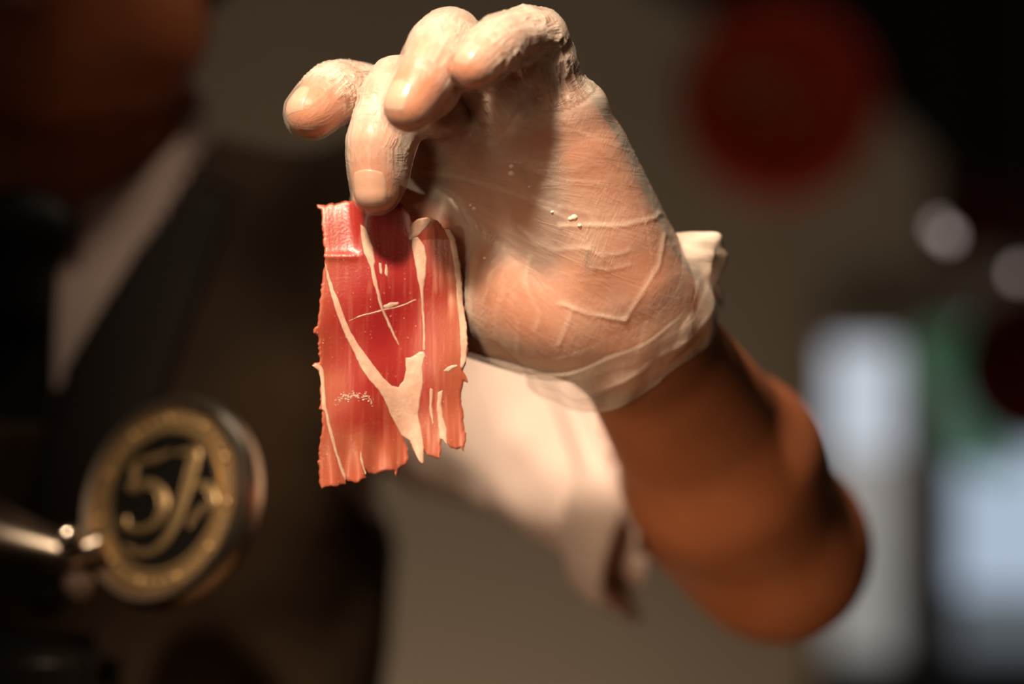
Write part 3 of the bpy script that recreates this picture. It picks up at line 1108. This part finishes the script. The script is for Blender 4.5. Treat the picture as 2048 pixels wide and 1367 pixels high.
# tie
sh_fn = lambda p: torso_sdf(p, 0.008)
tie = lay_strip(sh_fn, [(-0.262, 1.452, 0.048), (-0.262, 1.43, 0.066), (-0.262, 1.36, 0.070), (-0.262, 1.26, 0.076)], 0, 0.006, 'tie', M['tie'], person)
kv = MB()
kc = P(40, 505, 0.290)
v_, q_ = surface(lambda p: smin(cone(p, kc + np.array([0, 0, 0.010]), kc + np.array([0, -0.002, -0.022]), 0.022, 0.017, flat=((0, 1, 0), 0.55)),
                                cone(p, kc + np.array([-0.016, 0, 0.012]), kc + np.array([0.016, 0, 0.012]), 0.013, 0.013), 0.012),
                 kc - 0.06, kc + 0.06, 0.003)
new_obj('knot', v_, q_, M['tie'], tie)

# trousers and shoes
def trouser_sdf(p):
    d = smin(torso_sdf(p, 0.011), legs_sdf(p, 0.012), 0.03)
    return np.maximum(np.maximum(d, p[:, 2] - 0.985), 0.10 - p[:, 2])


v, q = surface(trouser_sdf, (-0.50, 0.20, 0.07), (0.0, 0.60, 1.02), 0.009)
new_obj('trousers', v, q, M['trouser'], person)
for s in (-1, 1):
    fn = lambda p, s=s: np.maximum(smin(cone(p, (X0 + s * 0.105, 0.43, 0.052), (X0 + s * 0.115, 0.265, 0.042), 0.049, 0.044), cone(p, (X0 + s * 0.105, 0.425, 0.06), (X0 + s * 0.105, 0.425, 0.11), 0.046, 0.044), 0.03), -p[:, 2] + 0.0)
    v, q = surface(fn, (X0 + s * 0.11 - 0.09, 0.18, -0.02), (X0 + s * 0.11 + 0.09, 0.52, 0.17), 0.006)
    new_obj('shoe', v, q, M['shoe'], person)

# ------------------------------------------------------------------ the thin plastic glove
CUT_C = P(1262, 612, 0.03)
LOOSE = {   # slack beyond the finger
    'index': 0.0012, 'middle': 0.0012, 'ring': 0.0014, 'pinky': 0.0012}


def glove_sdf(p):
    pm = palm_sdf(p, 0.0012, 0.022)
    # film stretched over the hollow of the palm
    pm = smin(pm, cone(p, P(905, 330, 0.022), P(1150, 520, 0.014), 0.0105, 0.0125), 0.016)
    pm = smin(pm, cone(p, P(985, 300, 0.006), P(1185, 480, 0.006), 0.011, 0.012), 0.016)
    # bunched edge below the little finger
    ed = cone(p, P(1052, 222, -0.010), P(1168, 208, -0.007), 0.0105, 0.0085)
    pm = smin(pm, ed, 0.008)
    d = pm
    for n in F:
        c = chain(p, F[n], LOOSE[n])
        if n == 'middle':
            c = smin(c, ell(p, P(876, 222, -0.006), (0.0122, 0.013, 0.0112)), 0.006)
            c = smin(c, cone(p, P(800, 215, -0.006), P(775, 345, -0.009), 0.0105, 0.0085), 0.006)
        if n == 'ring':
            c = smin(c, cone(p, P(905, 105, -0.020), P(865, 190, -0.034), 0.0105, 0.0088), 0.006)
        k = 0.003 if n == 'pinky' else 0.008
        d = np.minimum(d, smin(pm, c, k))
    d = np.minimum(d, smin(pm, chain(p, TH, 0.0012, 0.005), 0.016))
    return d


gv, gq = surface(glove_sdf, (-0.105, -0.075, 1.30), (0.085, 0.085, 1.545), 0.0009)
cutd = (gv - CUT_C) @ AX
gv, gq, _ = cull(gv, gq, cutd < 0.0)
gn = normals(glove_sdf, gv)
gap = hand_sdf(gv)

# coordinates along / around each finger for the wrinkles
wr = np.zeros((len(gv), 3))
best = np.full(len(gv), 1e9)
crump = np.zeros(len(gv)); CR = {'index': 1.9, 'middle': 0.6, 'ring': 0.85, 'pinky': 1.3, 'thumb': 0.3}
allf = list(F.items()) + [('thumb', TH)]
for k, (n, ch) in enumerate(allf):
    base = 0.0
    for i in range(3):
        a, b = ch['j'][i], ch['j'][i + 1]
        ba = b - a; ln = np.linalg.norm(ba)
        t = ((gv - a) @ ba) / (ln * ln)
        tc = np.clip(t, 0, 1.6 if i == 2 else 1)
        q = gv - a - np.clip(t, 0, 1)[:, None] * ba
        dd = np.linalg.norm(q, axis=1) - (ch['r'][i] + (ch['r'][i + 1] - ch['r'][i]) * np.clip(t, 0, 1))
        u = np.cross(ba / ln, (0.2, 0.9, 0.3)); u /= np.linalg.norm(u); w = np.cross(ba / ln, u)
        ang = np.arctan2(q @ w, q @ u)
        m = dd < best
        best[m] = dd[m]; crump[m] = CR[n]
        wr[m, 0] = (base + tc * ln)[m]; wr[m, 1] = (np.abs(ang) * 0.010)[m]; wr[m, 2] = k * 0.37
        base += ln
pal = palm_sdf(gv, 0.001)
ispalm = (pal < best + 0.0005)
o0 = P(800, 340, 0.02); dirp = P(1230, 520, 0.02) - o0; dirp /= np.linalg.norm(dirp)
perp = np.array([dirp[2], 0, -dirp[0]])
al = (gv - o0) @ dirp
wr[ispalm, 0] = al[ispalm] * 0.8
wr[ispalm, 1] = (((gv - o0) @ perp) / (0.35 + np.maximum(al, 0) * 9.0) * 0.7)[ispalm]
wr[ispalm, 2] = 5.3
crump *= 1 - 0.75 * np.clip((wr[:, 0] - 0.074) / 0.009, 0, 1)
crump[ispalm] = 0.30


def project_px(v):
    s = D / (D + v[:, 1])
    return np.stack([1024 + v[:, 0] * K * s, 683.5 - (v[:, 2] - ZC) * K * s], 1)


# folds pressed into the film: polylines on its palm side
FOLDS = [
    ([(1120, 452), (1170, 450), (1240, 452), (1305, 438), (1318, 428)], 5.0, 0.0016),
    ([(1175, 500), (1205, 512), (1240, 508), (1258, 500)], 4.2, 0.0008),
    ([(1180, 536), (1220, 540), (1262, 530)], 4.2, 0.0007),
    ([(1120, 607), (1180, 628), (1250, 640)], 5.0, 0.0014),
    ([(1250, 640), (1285, 585), (1318, 530), (1328, 470)], 5.0, 0.0016),
    ([(1145, 620), (1130, 660), (1118, 690)], 5.0, 0.0012),
    ([(935, 235), (1000, 215), (1060, 205)], 4.2, 0.0008),
    ([(880, 265), (930, 232), (990, 215)], 4.2, 0.0010),
    ([(1000, 225), (1080, 250), (1160, 265), (1240, 292)], 4.2, 0.0006),
    ([(830, 345), (900, 350), (980, 370), (1060, 400), (1140, 440)], 5.0, 0.0009),
    ([(1080, 372), (1140, 362), (1200, 368)], 4.2, 0.0006),
    ([(1060, 395), (1120, 415), (1180, 425)], 4.2, 0.0005),
    ([(1040, 455), (1070, 485), (1110, 500), (1180, 495)], 5.0, 0.0009),
    ([(1060, 515), (1050, 560), (1065, 600), (1080, 630), (1070, 660)], 5.0, 0.0009),
    ([(950, 520), (940, 600), (945, 690)], 4.2, 0.0004),
    ([(985, 540), (965, 610), (960, 700)], 4.2, 0.0004),
    ([(1010, 560), (992, 630), (990, 715)], 4.2, 0.0004),
    ([(1035, 640), (1035, 700), (1040, 735)], 4.2, 0.0006),
    ([(1180, 205), (1160, 215), (1120, 200)], 4.2, 0.0007),
]
pp = project_px(gv)
front = (gn @ np.array([0, -1.0, 0])) > 0.05
ridge = np.zeros(len(gv)); rv = np.zeros(len(gv))
for line, w, h in FOLDS:
    dmin = np.full(len(gv), 1e9)
    for a, b in zip(line[:-1], line[1:]):
        a = np.array(a, float); b = np.array(b, float); ba = b - a
        t = np.clip(((pp - a) @ ba) / (ba @ ba), 0, 1)
        dmin = np.minimum(dmin, np.linalg.norm(pp - a - t[:, None] * ba, axis=1))
    g = np.exp(-(dmin / w) ** 2) * front * ispalm
    ridge += g * h * 0.36; rv = np.maximum(rv, g * min(1, h / 0.0016))
# crumples all over, finer on the fingers
c1 = np.stack([wr[:, 0] * 120, wr[:, 1] * 420, wr[:, 2] * 10], 1)
c2 = np.stack([wr[:, 0] * 380 + wr[:, 1] * 200, wr[:, 1] * 160 - wr[:, 0] * 60, wr[:, 2] * 10], 1)
w1 = 1 - np.abs(vnoise(c1, 1.0)); w2 = 1 - np.abs(vnoise(c2, 1.0))
patch = np.clip(vnoise(gv, 70) * 1.6 + 0.5, 0, 1)
cr = (w1 ** 6 * 0.00035 + w2 ** 6 * 0.00045 * patch) * crump
disp = ridge + cr
gv2 = gv + gn * (disp + np.clip(0.0008 - gap, 0, 0.006))[:, None]
veil = 0.03 + 0.22 * np.clip((gap - 0.0010) / 0.0045, 0, 1) + 0.17 * rv + 0.10 * np.clip(cr / 0.0004, 0, 1)
wp = np.clip((best - pal + 0.003) / 0.007, 0, 1); wp = wp * wp * (3 - 2 * wp)
tipm = np.clip((wr[:, 0] - 0.062) / 0.022, 0, 1)
veil += wp * (-0.03 + 0.05 * np.clip(vnoise(np.stack([wr[:, 0] * 60, wr[:, 1] * 260, wr[:, 2]], 1), 1.0), 0, 1)) + (1 - wp) * ((0.28 + 0.18 * vnoise(gv, 110)) * (1 - tipm) * np.clip((wr[:, 0] - 0.012) / 0.02, 0, 1) + 0.04)  # milky film, with extra white standing in for bright light on the fingers

# loose cuff: rings from the heel of the hand to the open rim round the wrist
nt_, nv_ = 220, 46
cv = []; cwr = []; cveil = []
th = np.linspace(0, 2 * math.pi, nt_, endpoint=False)
c0 = P(1208, 560, 0.020); cm = P(1230, 610, 0.030); c1_ = P(1243, 668, 0.047)
for j in range(nv_):
    t = j / (nv_ - 1)
    cen = (1 - t) ** 2 * c0 + 2 * t * (1 - t) * cm + t * t * c1_
    a_ = 0.0270 + 0.0155 * min(1, t * 2.6) ** 0.8
    b_ = 0.0195 + 0.0120 * min(1, t * 1.5)
    for i, an in enumerate(th):
        u = an
        ca, sa = math.cos(u), math.sin(u)
        point = math.exp(-((((u + math.pi) % (2 * math.pi)) - math.pi - 0.02) / 0.42) ** 2)      # peak of slack film, upper right
        fold = (0.0013 + 0.0018 * point) * math.sin(5 * u + 4.0 * t + 0.7) + (0.0006 + 0.0020 * point) * math.sin(11 * u - 7.0 * t) + 0.0008 * point * math.sin(23 * u + 11 * t)
        fold *= min(1, t * 2.2)
        ex = 0.0050 * point * math.sin(math.pi * min(1, 0.12 + t * 0.80))
        tip_b = 0.003 * math.exp(-((((u + math.pi) % (2 * math.pi)) - math.pi + 0.05) / 0.12) ** 2) * math.exp(-((t - 0.72) / 0.2) ** 2)
        r1 = a_ + fold + ex + tip_b; r2 = b_ + fold
        rim = 0.003 * math.sin(3 * u + 0.5) * t + 0.0012 * math.sin(9 * u) * t + 0.002 * point * t
        cv.append(cen + r1 * ca * E1 + r2 * sa * E2 + AX * rim)
        cwr.append((t * 0.05, u * 0.036, 7.7))
        thick = max(0, (t - 0.93) / 0.07)
        line = math.exp(-((t - 0.40 - 0.10 * math.sin(u * 1.5 + 0.4)) / 0.022) ** 2) + math.exp(-((t - 0.70 - 0.08 * math.sin(u * 2 + 2.0)) / 0.03) ** 2) + 0.7 * math.exp(-((t - 0.22 - 0.12 * math.sin(u + 1.0)) / 0.02) ** 2)
        cveil.append(0.16 * line + 0.08 + 0.10 * t + 0.55 * point + 0.16 * thick + 900 * 0.10 * max(0, fold))
cq = []
for j in range(nv_ - 1):
    for i in range(nt_):
        a = j * nt_ + i; b = j * nt_ + (i + 1) % nt_
        cq.append((a, b, b + nt_, a + nt_))
cv = np.array(cv); cwr = np.array(cwr); cveil = np.array(cveil)
cn = vnoise(cv, 160)[:, None] * 0.0005
crad = cv - np.repeat(np.array([cv[j * nt_:(j + 1) * nt_].mean(0) for j in range(nv_)]), nt_, 0)
crad /= np.linalg.norm(crad, axis=1)[:, None]
cv = cv + crad * cn
tt_ = np.repeat(np.linspace(0, 1, nv_), nt_)
for _ in range(12):            # the film lies outside the skin and the glove's own hand
    h_ = np.minimum(hand_sdf(cv) - 0.0016, np.where(tt_ < 0.35, glove_sdf(cv) - 0.0003, 1.0))
    cv = cv + crad * np.maximum(0, -h_)[:, None]
G_v = np.concatenate([gv2, cv])
G_f = [tuple(x) for x in gq] + [tuple(i + len(gv2) for i in f) for f in cq]
glove = new_obj('glove', G_v, G_f, M['glove'], person)
glove['label'] = 'thin translucent plastic glove on the raised hand, wrinkled, with a loose cuff'
attr(glove, 'wr', np.concatenate([wr, cwr]), 'FLOAT_VECTOR')
attr(glove, 'crump', np.concatenate([crump, np.full(len(cv), 0.3)]))
attr(glove, 'veil', np.clip(np.concatenate([veil, cveil]), 0.02, 0.85))

# tiny wet beads on the film
pp2 = project_px(gv2)
for (dx, dy, r) in ((1018, 336, 0.0011), (1017, 350, 0.0014), (1134, 437, 0.0011), (1146, 441, 0.0014), (1156, 444, 0.0009), (1098, 428, 0.0007), (943, 422, 0.0009), (934, 412, 0.0007),
                    (1052, 372, 0.0007), (975, 512, 0.0007)):
    dd = np.linalg.norm(pp2 - (dx, dy), axis=1) + np.where(front, 0, 1e6) + np.maximum(0, gv2[:, 1] + 0.02) * 0.0
    cand = np.where(dd < 8)[0]
    if len(cand) == 0: continue
    k = cand[np.argmin(gv2[cand, 1])]
    MB().sphere(gv2[k], (r, r * 0.6, r * 0.8), 12, 8).build('droplet', 'wet', glove)

# ------------------------------------------------------------------ the slice of ham
def Z(l):
    return np.array([(580 + a / 2.169, 370 + b / 2.169) for a, b in l])


OUT = Z([(112, 78), (118, 98), (135, 108), (138, 180), (146, 260), (152, 340), (142, 400), (128, 520), (121, 610), (100, 626), (106, 640), (122, 652), (125, 730), (130, 772),
         (110, 772), (92, 782), (112, 788), (124, 806), (132, 860), (134, 950), (126, 970), (138, 976), (141, 1040), (127, 1130), (120, 1200), (124, 1290), (138, 1316),
         (160, 1310), (180, 1303), (205, 1306), (220, 1296), (240, 1299), (240, 1268), (252, 1284), (270, 1284), (290, 1294), (310, 1278), (330, 1270), (326, 1232), (340, 1250),
         (370, 1255), (410, 1240), (450, 1240), (458, 1266), (466, 1238), (480, 1222), (500, 1212), (512, 1190), (508, 1150), (492, 1095), (518, 1108), (524, 1135), (545, 1170),
         (560, 1202), (576, 1214), (579, 1150), (592, 1170), (612, 1178), (630, 1190), (648, 1184), (654, 1160), (652, 1105), (664, 1106), (676, 1132), (682, 1112),
         (694, 1140), (722, 1148), (738, 1142), (754, 1158), (764, 1100), (756, 1040), (746, 960), (742, 905), (750, 852), (772, 862), (762, 822), (747, 800),
         (766, 765), (771, 690), (766, 600), (752, 520), (748, 430), (736, 330), (716, 222), (692, 190), (668, 188), (640, 154), (600, 140), (560, 146), (532, 160),
         (518, 120), (492, 86), (468, 66), (420, 52), (320, 46), (262, 66), (236, 66), (212, 74), (186, 82), (176, 74), (150, 86), (130, 80)])


def inside(pts, poly):
    x, y = pts[:, 0], pts[:, 1]
    c = np.zeros(len(pts), bool)
    for i in range(len(poly)):
        x0, y0 = poly[i]; x1, y1 = poly[i - 1]
        if y0 == y1: continue
        c ^= ((y0 > y) != (y1 > y)) & (x < (x1 - x0) * (y - y0) / (y1 - y0) + x0)
    return c


def nearest_on(pts, poly):
    best = np.full(len(pts), 1e9); res = pts.copy()
    for i in range(len(poly)):
        a = poly[i - 1]; b = poly[i]; ba = b - a
        t = np.clip(((pts - a) @ ba) / max(ba @ ba, 1e-9), 0, 1)
        q = a + t[:, None] * ba
        d = np.linalg.norm(pts - q, axis=1)
        m = d < best
        best[m] = d[m]; res[m] = q[m]
    return res, best


def jag(poly, amp, step, seed):
    r = np.random.RandomState(seed); out = []
    for i in range(len(poly)):
        a = poly[i]; b = poly[(i + 1) % len(poly)]
        n = max(1, int(np.linalg.norm(b - a) / step))
        for k in range(n):
            q = a + (b - a) * k / n
            out.append(q + r.uniform(-amp, amp, 2))
    return np.array(out)


def ham_y(p):
    """depth of the hanging sheet, gently curled, with the fold at its top left corner"""
    x = (p[:, 0] - 785) / 150.0; v = (p[:, 1] - 410) / 560.0
    y = 0.0005 + 0.0025 * np.sin(2.2 * x + 0.6) * np.clip(v * 3, 0, 1) + 0.0035 * v * v
    y += 0.0018 * np.sin(x * 6.5 + v * 1.2) * np.clip(v, 0.12, 1) * np.clip(1.3 - v, 0, 1)
    y += 0.0008 * np.sin(v * 17 + x * 2)
    left = 1 / (1 + np.exp((p[:, 0] - 715) / 7.0))
    up = np.clip((514 - p[:, 1]) / 110.0, 0, 1.1)
    y += left * up * 0.0075
    y -= left * 0.0008 * np.exp(-((p[:, 1] - 512) / 9.0) ** 2)
    rt = 1 / (1 + np.exp(-(p[:, 0] - 826) / 6.0)); up2 = np.clip((480 - p[:, 1]) / 50.0, 0, 1)
    y -= rt * up2 * 0.0035
    fr = np.clip((p[:, 1] - 850) / 130.0, 0, 1)
    y += fr * 0.0014 * np.sin(p[:, 0] / 9.0)
    return y


def ham_point(p, dy=0.0):
    return np.stack([(p[:, 0] - 1024) / K, ham_y(p) + dy, ZC - (p[:, 1] - 683.5) / K], 1)


def ham_piece(name, poly, m, parent, cell, front_dy, back_dy, dome=0.0):
    lo = poly.min(0) - cell; hi = poly.max(0) + cell
    nx, ny = np.ceil((hi - lo) / cell).astype(int) + 1
    gx, gy = np.meshgrid(np.arange(nx), np.arange(ny), indexing='ij')
    g = lo + np.stack([gx, gy], -1).reshape(-1, 2) * cell
    cc = (g.reshape(nx, ny, 2)[:-1, :-1] + cell / 2).reshape(-1, 2)
    ins = inside(cc, poly).reshape(nx - 1, ny - 1)
    ci = np.argwhere(ins)
    vid = lambda i, j: i * ny + j
    q = np.stack([vid(ci[:, 0], ci[:, 1]), vid(ci[:, 0], ci[:, 1] + 1), vid(ci[:, 0] + 1, ci[:, 1] + 1), vid(ci[:, 0] + 1, ci[:, 1])], 1)
    used = np.unique(q); mp = np.full(nx * ny, -1); mp[used] = np.arange(len(used))
    q = mp[q]; g = g[used]
    e = {}
    for f in q:
        for a, b in zip(f, np.roll(f, -1)):
            e[(a, b)] = e.get((a, b), 0) + 1
    bd = [(a, b) for (a, b) in e if (b, a) not in e]
    bi = np.unique(np.array(bd).ravel())
    near, _ = nearest_on(g[bi], poly)
    g[bi] = near
    _, dist = nearest_on(g, poly)
    th = np.clip(dist / (cell * 2.2), 0, 1) ** 0.6
    A = ham_point(g, front_dy * (0.35 + 0.65 * th) if dome == 0 else front_dy * (0.85 + 0.15 * th) - dome * np.clip(dist / 14, 0, 1))
    B = ham_point(g, back_dy)
    n = len(g)
    faces = [tuple(f) for f in q] + [tuple(f[::-1] + n) for f in q] + [(b, a, a + n, b + n) for a, b in bd]
    o = new_obj(name, np.concatenate([A, B]), faces, m, parent)
    attr(o, 'suv', np.concatenate([np.stack([g[:, 0] / K, g[:, 1] / K, 0 * g[:, 0]], 1)] * 2), 'FLOAT_VECTOR')
    # flesh tone: deep crimson in the middle muscle, orange red towards the rims
    x = (g[:, 0] - 770) / 75.0; y = (g[:, 1] - 600) / 190.0
    tone = np.clip(0.15 + 0.55 * np.sqrt(x * x + y * y) - 0.25, 0.0, 1)
    p3 = np.stack([g[:, 0], g[:, 1], 0 * g[:, 0]], 1)
    tone = np.clip(tone + 0.6 * np.exp(-dist / 3.5) + 0.20 * vnoise(p3, 1 / 40.0) + np.clip((g[:, 1] - 860) / 200, 0, 0.4), 0, 1)
    attr(o, 'tone', np.concatenate([tone, tone]))
    fib = 0.24 + 0.55 / (1 + np.exp(-(g[:, 0] - 852) / 8.0)) + 0.15 * np.clip((g[:, 1] - 820) / 100, 0, 1)
    fib = fib * (0.7 + 0.6 * vnoise(p3, 1 / 25.0))
    attr(o, 'fibre', np.concatenate([fib, fib]))
    return o


ham = empty('ham_slice', ham_point(np.array([[785.0, 975.0]]))[0], 'thin red slice of cured ham with pale fat seams, pinched by the gloved fingers', 'ham')
ham_piece('lean_meat', jag(OUT, 1.7, 5, 1), M['lean'], ham, 2.0, -0.0006, 0.0006)
FAT = [
    ('fat_seam', [(153, 335), (170, 390), (190, 450), (212, 500), (240, 580), (266, 640), (295, 690), (350, 765), (405, 835), (440, 872), (470, 876), (490, 850), (502, 800), (500, 750),
                  (520, 748), (540, 738), (558, 724), (578, 722), (586, 738), (576, 770), (572, 800), (576, 850), (568, 900), (560, 950), (554, 1000), (570, 1070), (578, 1140), (578, 1206), (570, 1210),
                  (552, 1184), (532, 1144), (520, 1110), (482, 1088), (462, 1045), (436, 1000), (415, 945), (390, 895), (350, 852), (308, 790), (279, 730), (245, 662), (216, 592), (190, 512), (174, 456), (158, 392)]),
    ('fat_streak', [(306, 170), (335, 196), (358, 262), (368, 330), (364, 352), (378, 420), (387, 462), (400, 520), (424, 580), (450, 640), (474, 695), (466, 692), (440, 640), (412, 580), (388, 520),
                    (374, 460), (360, 420), (350, 360), (322, 295), (308, 230)]),
    ('fat_streak', [(528, 222), (556, 226), (584, 262), (592, 320), (588, 390), (578, 455), (580, 520), (584, 600), (584, 716), (576, 716), (575, 600), (568, 510), (564, 450), (552, 400), (542, 330), (530, 280)]),
    ('fat_rim', [(670, 190), (692, 192), (714, 224), (734, 330), (746, 430), (750, 520), (764, 600), (769, 690), (764, 764), (747, 798), (736, 786), (742, 740), (738, 660), (732, 580), (724, 500), (720, 420), (708, 320), (694, 245)]),
    ('fat_rim', [(96, 781), (112, 775), (130, 778), (146, 800), (150, 860), (156, 950), (176, 1040), (205, 1160), (240, 1262), (238, 1282), (226, 1258), (194, 1160), (166, 1060), (152, 985), (138, 970), (134, 860), (126, 806)]),
    ('fat_fold', [(532, 164), (556, 148), (600, 142), (640, 156), (612, 158), (590, 186), (560, 216), (524, 238), (513, 232), (528, 206), (522, 182)]),
    ('fat_fleck', [(404, 522), (436, 508), (468, 508), (474, 514), (462, 522), (425, 536), (408, 534)]),
    ('fat_fleck', [(386, 335), (396, 338), (400, 372), (398, 388), (388, 380)]),
    ('fat_fleck', [(412, 340), (420, 344), (426, 380), (420, 398), (412, 384)]),
    ('fat_streak', [(606, 880), (620, 886), (614, 950), (622, 1030), (616, 1040), (604, 980)]),
    ('fat_streak', [(640, 900), (662, 890), (656, 950), (664, 1010), (678, 1060), (680, 1128), (664, 1106), (648, 1100), (640, 1020), (636, 960)]),
    ('fat_streak', [(306, 1150), (316, 1200), (330, 1250), (328, 1262), (318, 1230), (304, 1190)]),
    ('fat_fleck', [(680, 790), (700, 780), (724, 778), (728, 786), (706, 796), (690, 812), (664, 806)]),
    ('fat_thread', [(250, 592), (300, 566), (360, 550), (400, 540), (480, 522), (545, 494), (546, 498), (482, 528), (402, 546), (362, 556), (302, 572)]),
]
for k, (nm, pl) in enumerate(FAT):
    ham_piece(nm, jag(Z(pl), 0.7, 6, 20 + k), M['fat'], ham, 1.5, -0.00072, 0.0002, dome=0.00012)
# crumbly ruffle across the lower left of the meat
rn = np.random.RandomState(5)
mbx = MB()
for k in range(110):
    ux = rn.rand()
    a = Z([(198 + ux * 160, 935 - 22 * math.sin(ux * 3.0) + rn.normal() * 9 + 8 * math.sin(ux * 21))])[0]
    c = ham_point(np.array([a]), -0.0006)[0]
    mbx.sphere(c, (0.0002 + 0.00045 * rn.rand() ** 2, 0.0002, 0.00015 + 0.0003 * rn.rand() ** 2), 8, 5)
rf = mbx.build('fat_crumbs', 'fat', ham); rf['kind'] = 'stuff'

# ------------------------------------------------------------------ ham stand with the round badge
yb = 0.165
bc = P(332, 1002, yb)
bn_ = np.array([-0.56, -0.78, 0.26]); bn_ /= np.linalg.norm(bn_)
R = 0.0485
stand = empty('ham_stand', (bc[0] - 0.10, 0.24, 0.92), 'polished ham stand with a round gold and black badge', 'ham stand')
badge = MB().lathe(bc, [(R * 0.90, -0.012), (R * 1.0, -0.010), (R * 1.03, -0.004), (R * 1.0, 0.002), (R * 0.965, 0.0045), (R * 0.90, 0.0035), (R * 0.885, 0.0005), (R * 0.3, 0.0004)], axis=bn_, seg=96).build('badge', 'bezel', stand)
badge['label'] = 'round badge reading 5J in gold on black inside a polished rim'
MB().lathe(bc, [(R * 0.885, 0.0006), (R * 0.87, 0.0018), (R * 0.70, 0.0018), (R * 0.695, 0.0028), (R * 0.655, 0.0028), (R * 0.65, 0.0008)], axis=bn_, seg=96).build('gold_band', 'gold', badge)
MB().lathe(bc, [(R * 0.66, 0.0007), (R * 0.66, 0.0014), (R * 0.2, 0.00145)], axis=bn_, seg=72).build('enamel_field', 'enamel', badge)
bu = np.cross(bn_, (0, 0, 1.0)); bu /= np.linalg.norm(bu)
if bu[0] < 0: bu = -bu
bw = np.cross(bu, bn_)
if bw[2] < 0: bw = -bw
dots = MB()
for k in range(44):
    a = 2 * math.pi * k / 44
    w = 0.0011 if k % 4 else 0.0019
    dots.sphere(bc + bn_ * 0.0018 + R * 0.79 * (math.cos(a) * bu + math.sin(a) * bw), (w * 1.1, w * 1.1, w * 1.3), 10, 6)
dots.build('raised_beading', 'gold', badge)


def on_badge(zx, zy, h):
    """point of the badge plane seen at a position of the photograph"""
    px, py = zx / 2.18, 740 + zy / 2.18
    a = np.array([0, -D, ZC]); d = P(px, py, 0.0) - a
    t = ((bc + bn_ * h - a) @ bn_) / (d @ bn_)
    return a + d * t


def stroke(pts, wid, name):
    vs = []; n_ = 40
    pt = np.array(pts, float); w = np.array(wid, float)
    t = np.linspace(0, len(pt) - 1, n_)
    def cr_(i):
        out = []
        for tt in t:
            k = int(min(tt, len(pt) - 2)); u = tt - k
            p0, p1, p2, p3 = pt[max(k - 1, 0)], pt[k], pt[k + 1], pt[min(k + 2, len(pt) - 1)]
            out.append(0.5 * ((2 * p1) + (-p0 + p2) * u + (2 * p0 - 5 * p1 + 4 * p2 - p3) * u * u + (-p0 + 3 * p1 - 3 * p2 + p3) * u ** 3))
        return np.array(out)
    c = cr_(0); ww = np.interp(t, np.arange(len(w)), w)
    tops = []; bots = []
    for i in range(n_):
        d = c[min(i + 1, n_ - 1)] - c[max(i - 1, 0)]; d = d / np.linalg.norm(d); s = np.array([-d[1], d[0]])
        for sg in (-1, -0.6, 0.6, 1):
            q = c[i] + s * sg * ww[i] / 2
            tops.append(on_badge(q[0], q[1], 0.0030 if abs(sg) < 1 else 0.0022)); bots.append(on_badge(q[0], q[1], 0.0012))
    m = len(tops); fs = []
    for i in range(n_ - 1):
        for k in range(3):
            a = i * 4 + k; fs.append((a, a + 1, a + 5, a + 4))
        for a in (i * 4, i * 4 + 3): fs.append((a, a + 4, a + 4 + m, a + m))
    for i in (0, n_ - 1):
        for k in range(3):
            a = i * 4 + k; fs.append((a, a + 1, a + 1 + m, a + m))
    return new_obj(name, tops + bots, fs, M['gold'], badge)


stroke([(752, 352), (690, 380), (604, 404), (588, 460), (572, 524), (640, 492), (700, 522), (716, 590), (680, 665), (615, 694), (556, 682), (542, 640)],
       [14, 38, 32, 22, 22, 40, 44, 46, 38, 30, 32, 44], 'numeral_five')
stroke([(768, 362), (850, 350), (846, 400), (820, 500), (790, 600), (748, 700), (690, 775), (610, 798), (540, 762)], [14, 40, 56, 52, 46, 42, 36, 30, 20], 'letter_j')
stroke([(850, 505), (896, 500), (928, 540), (930, 580), (890, 600), (850, 640), (826, 690)], [24, 40, 44, 36, 40, 34, 14], 'small_letter')

# arm, joint knob and screw
arm_o = MB().tube([P(-220, 1030, yb + 0.06), P(-60, 1055, yb + 0.03), P(60, 1085, yb + 0.012), P(150, 1108, yb + 0.006), P(205, 1085, yb + 0.006)], [0.026, 0.0225, 0.0145, 0.0095, 0.008], 32, flat=0.75).build('arm', 'bezel', stand)
MB().lathe(P(138, 1076, yb - 0.008), [(0.0052, -0.006), (0.0062, -0.002), (0.0060, 0.001), (0.0045, 0.0025), (0.002, 0.003)], axis=(0.1, -0.9, 0.2), seg=28).build('knob', 'chrome', stand)
MB().lathe(P(158, 1172, yb), [(0.0065, -0.006), (0.007, 0), (0.0055, 0.004), (0.002, 0.005)], axis=(0.3, -0.9, -0.2), seg=28).build('screw', 'screw', stand)
MB().tube([P(158, 1172, yb + 0.004), P(150, 1105, yb + 0.01)], 0.004, 14).build('screw_stem', 'darkmetal', stand)
pc = P(95, 1300, yb + 0.05)
MB().box((pc[0], pc[1], (1.262 + 0.965) / 2), (S(280, yb + 0.05), 0.05, 1.262 - 0.965), bev=0.012).build('upright', 'darkmetal', stand)
MB().box((pc[0], pc[1], 0.9475), (0.17, 0.13, 0.035), bev=0.010).build('base', 'wood', stand)
MB().tube([P(-150, 1040, yb + 0.05), np.array([P(-150, 0, yb + 0.05)[0], pc[1], 1.12]), np.array([pc[0] - 0.02, pc[1], 1.10])], 0.009, 16).build('side_rod', 'chrome', stand)

# counter the stand rests on (below the picture)
e = empty('counter', (-0.1, 0.12, 0.0), 'low wooden serving counter below the ham stand', 'counter')
MB().box((-0.1, 0.12, 0.915), (1.3, 0.30, 0.03), bev=0.005).build('top', 'wood', e)
for x in (-0.70, 0.50):
    MB().box((x, 0.12, 0.45), (0.05, 0.26, 0.90), bev=0.004).build('side_panel', 'wood', e)
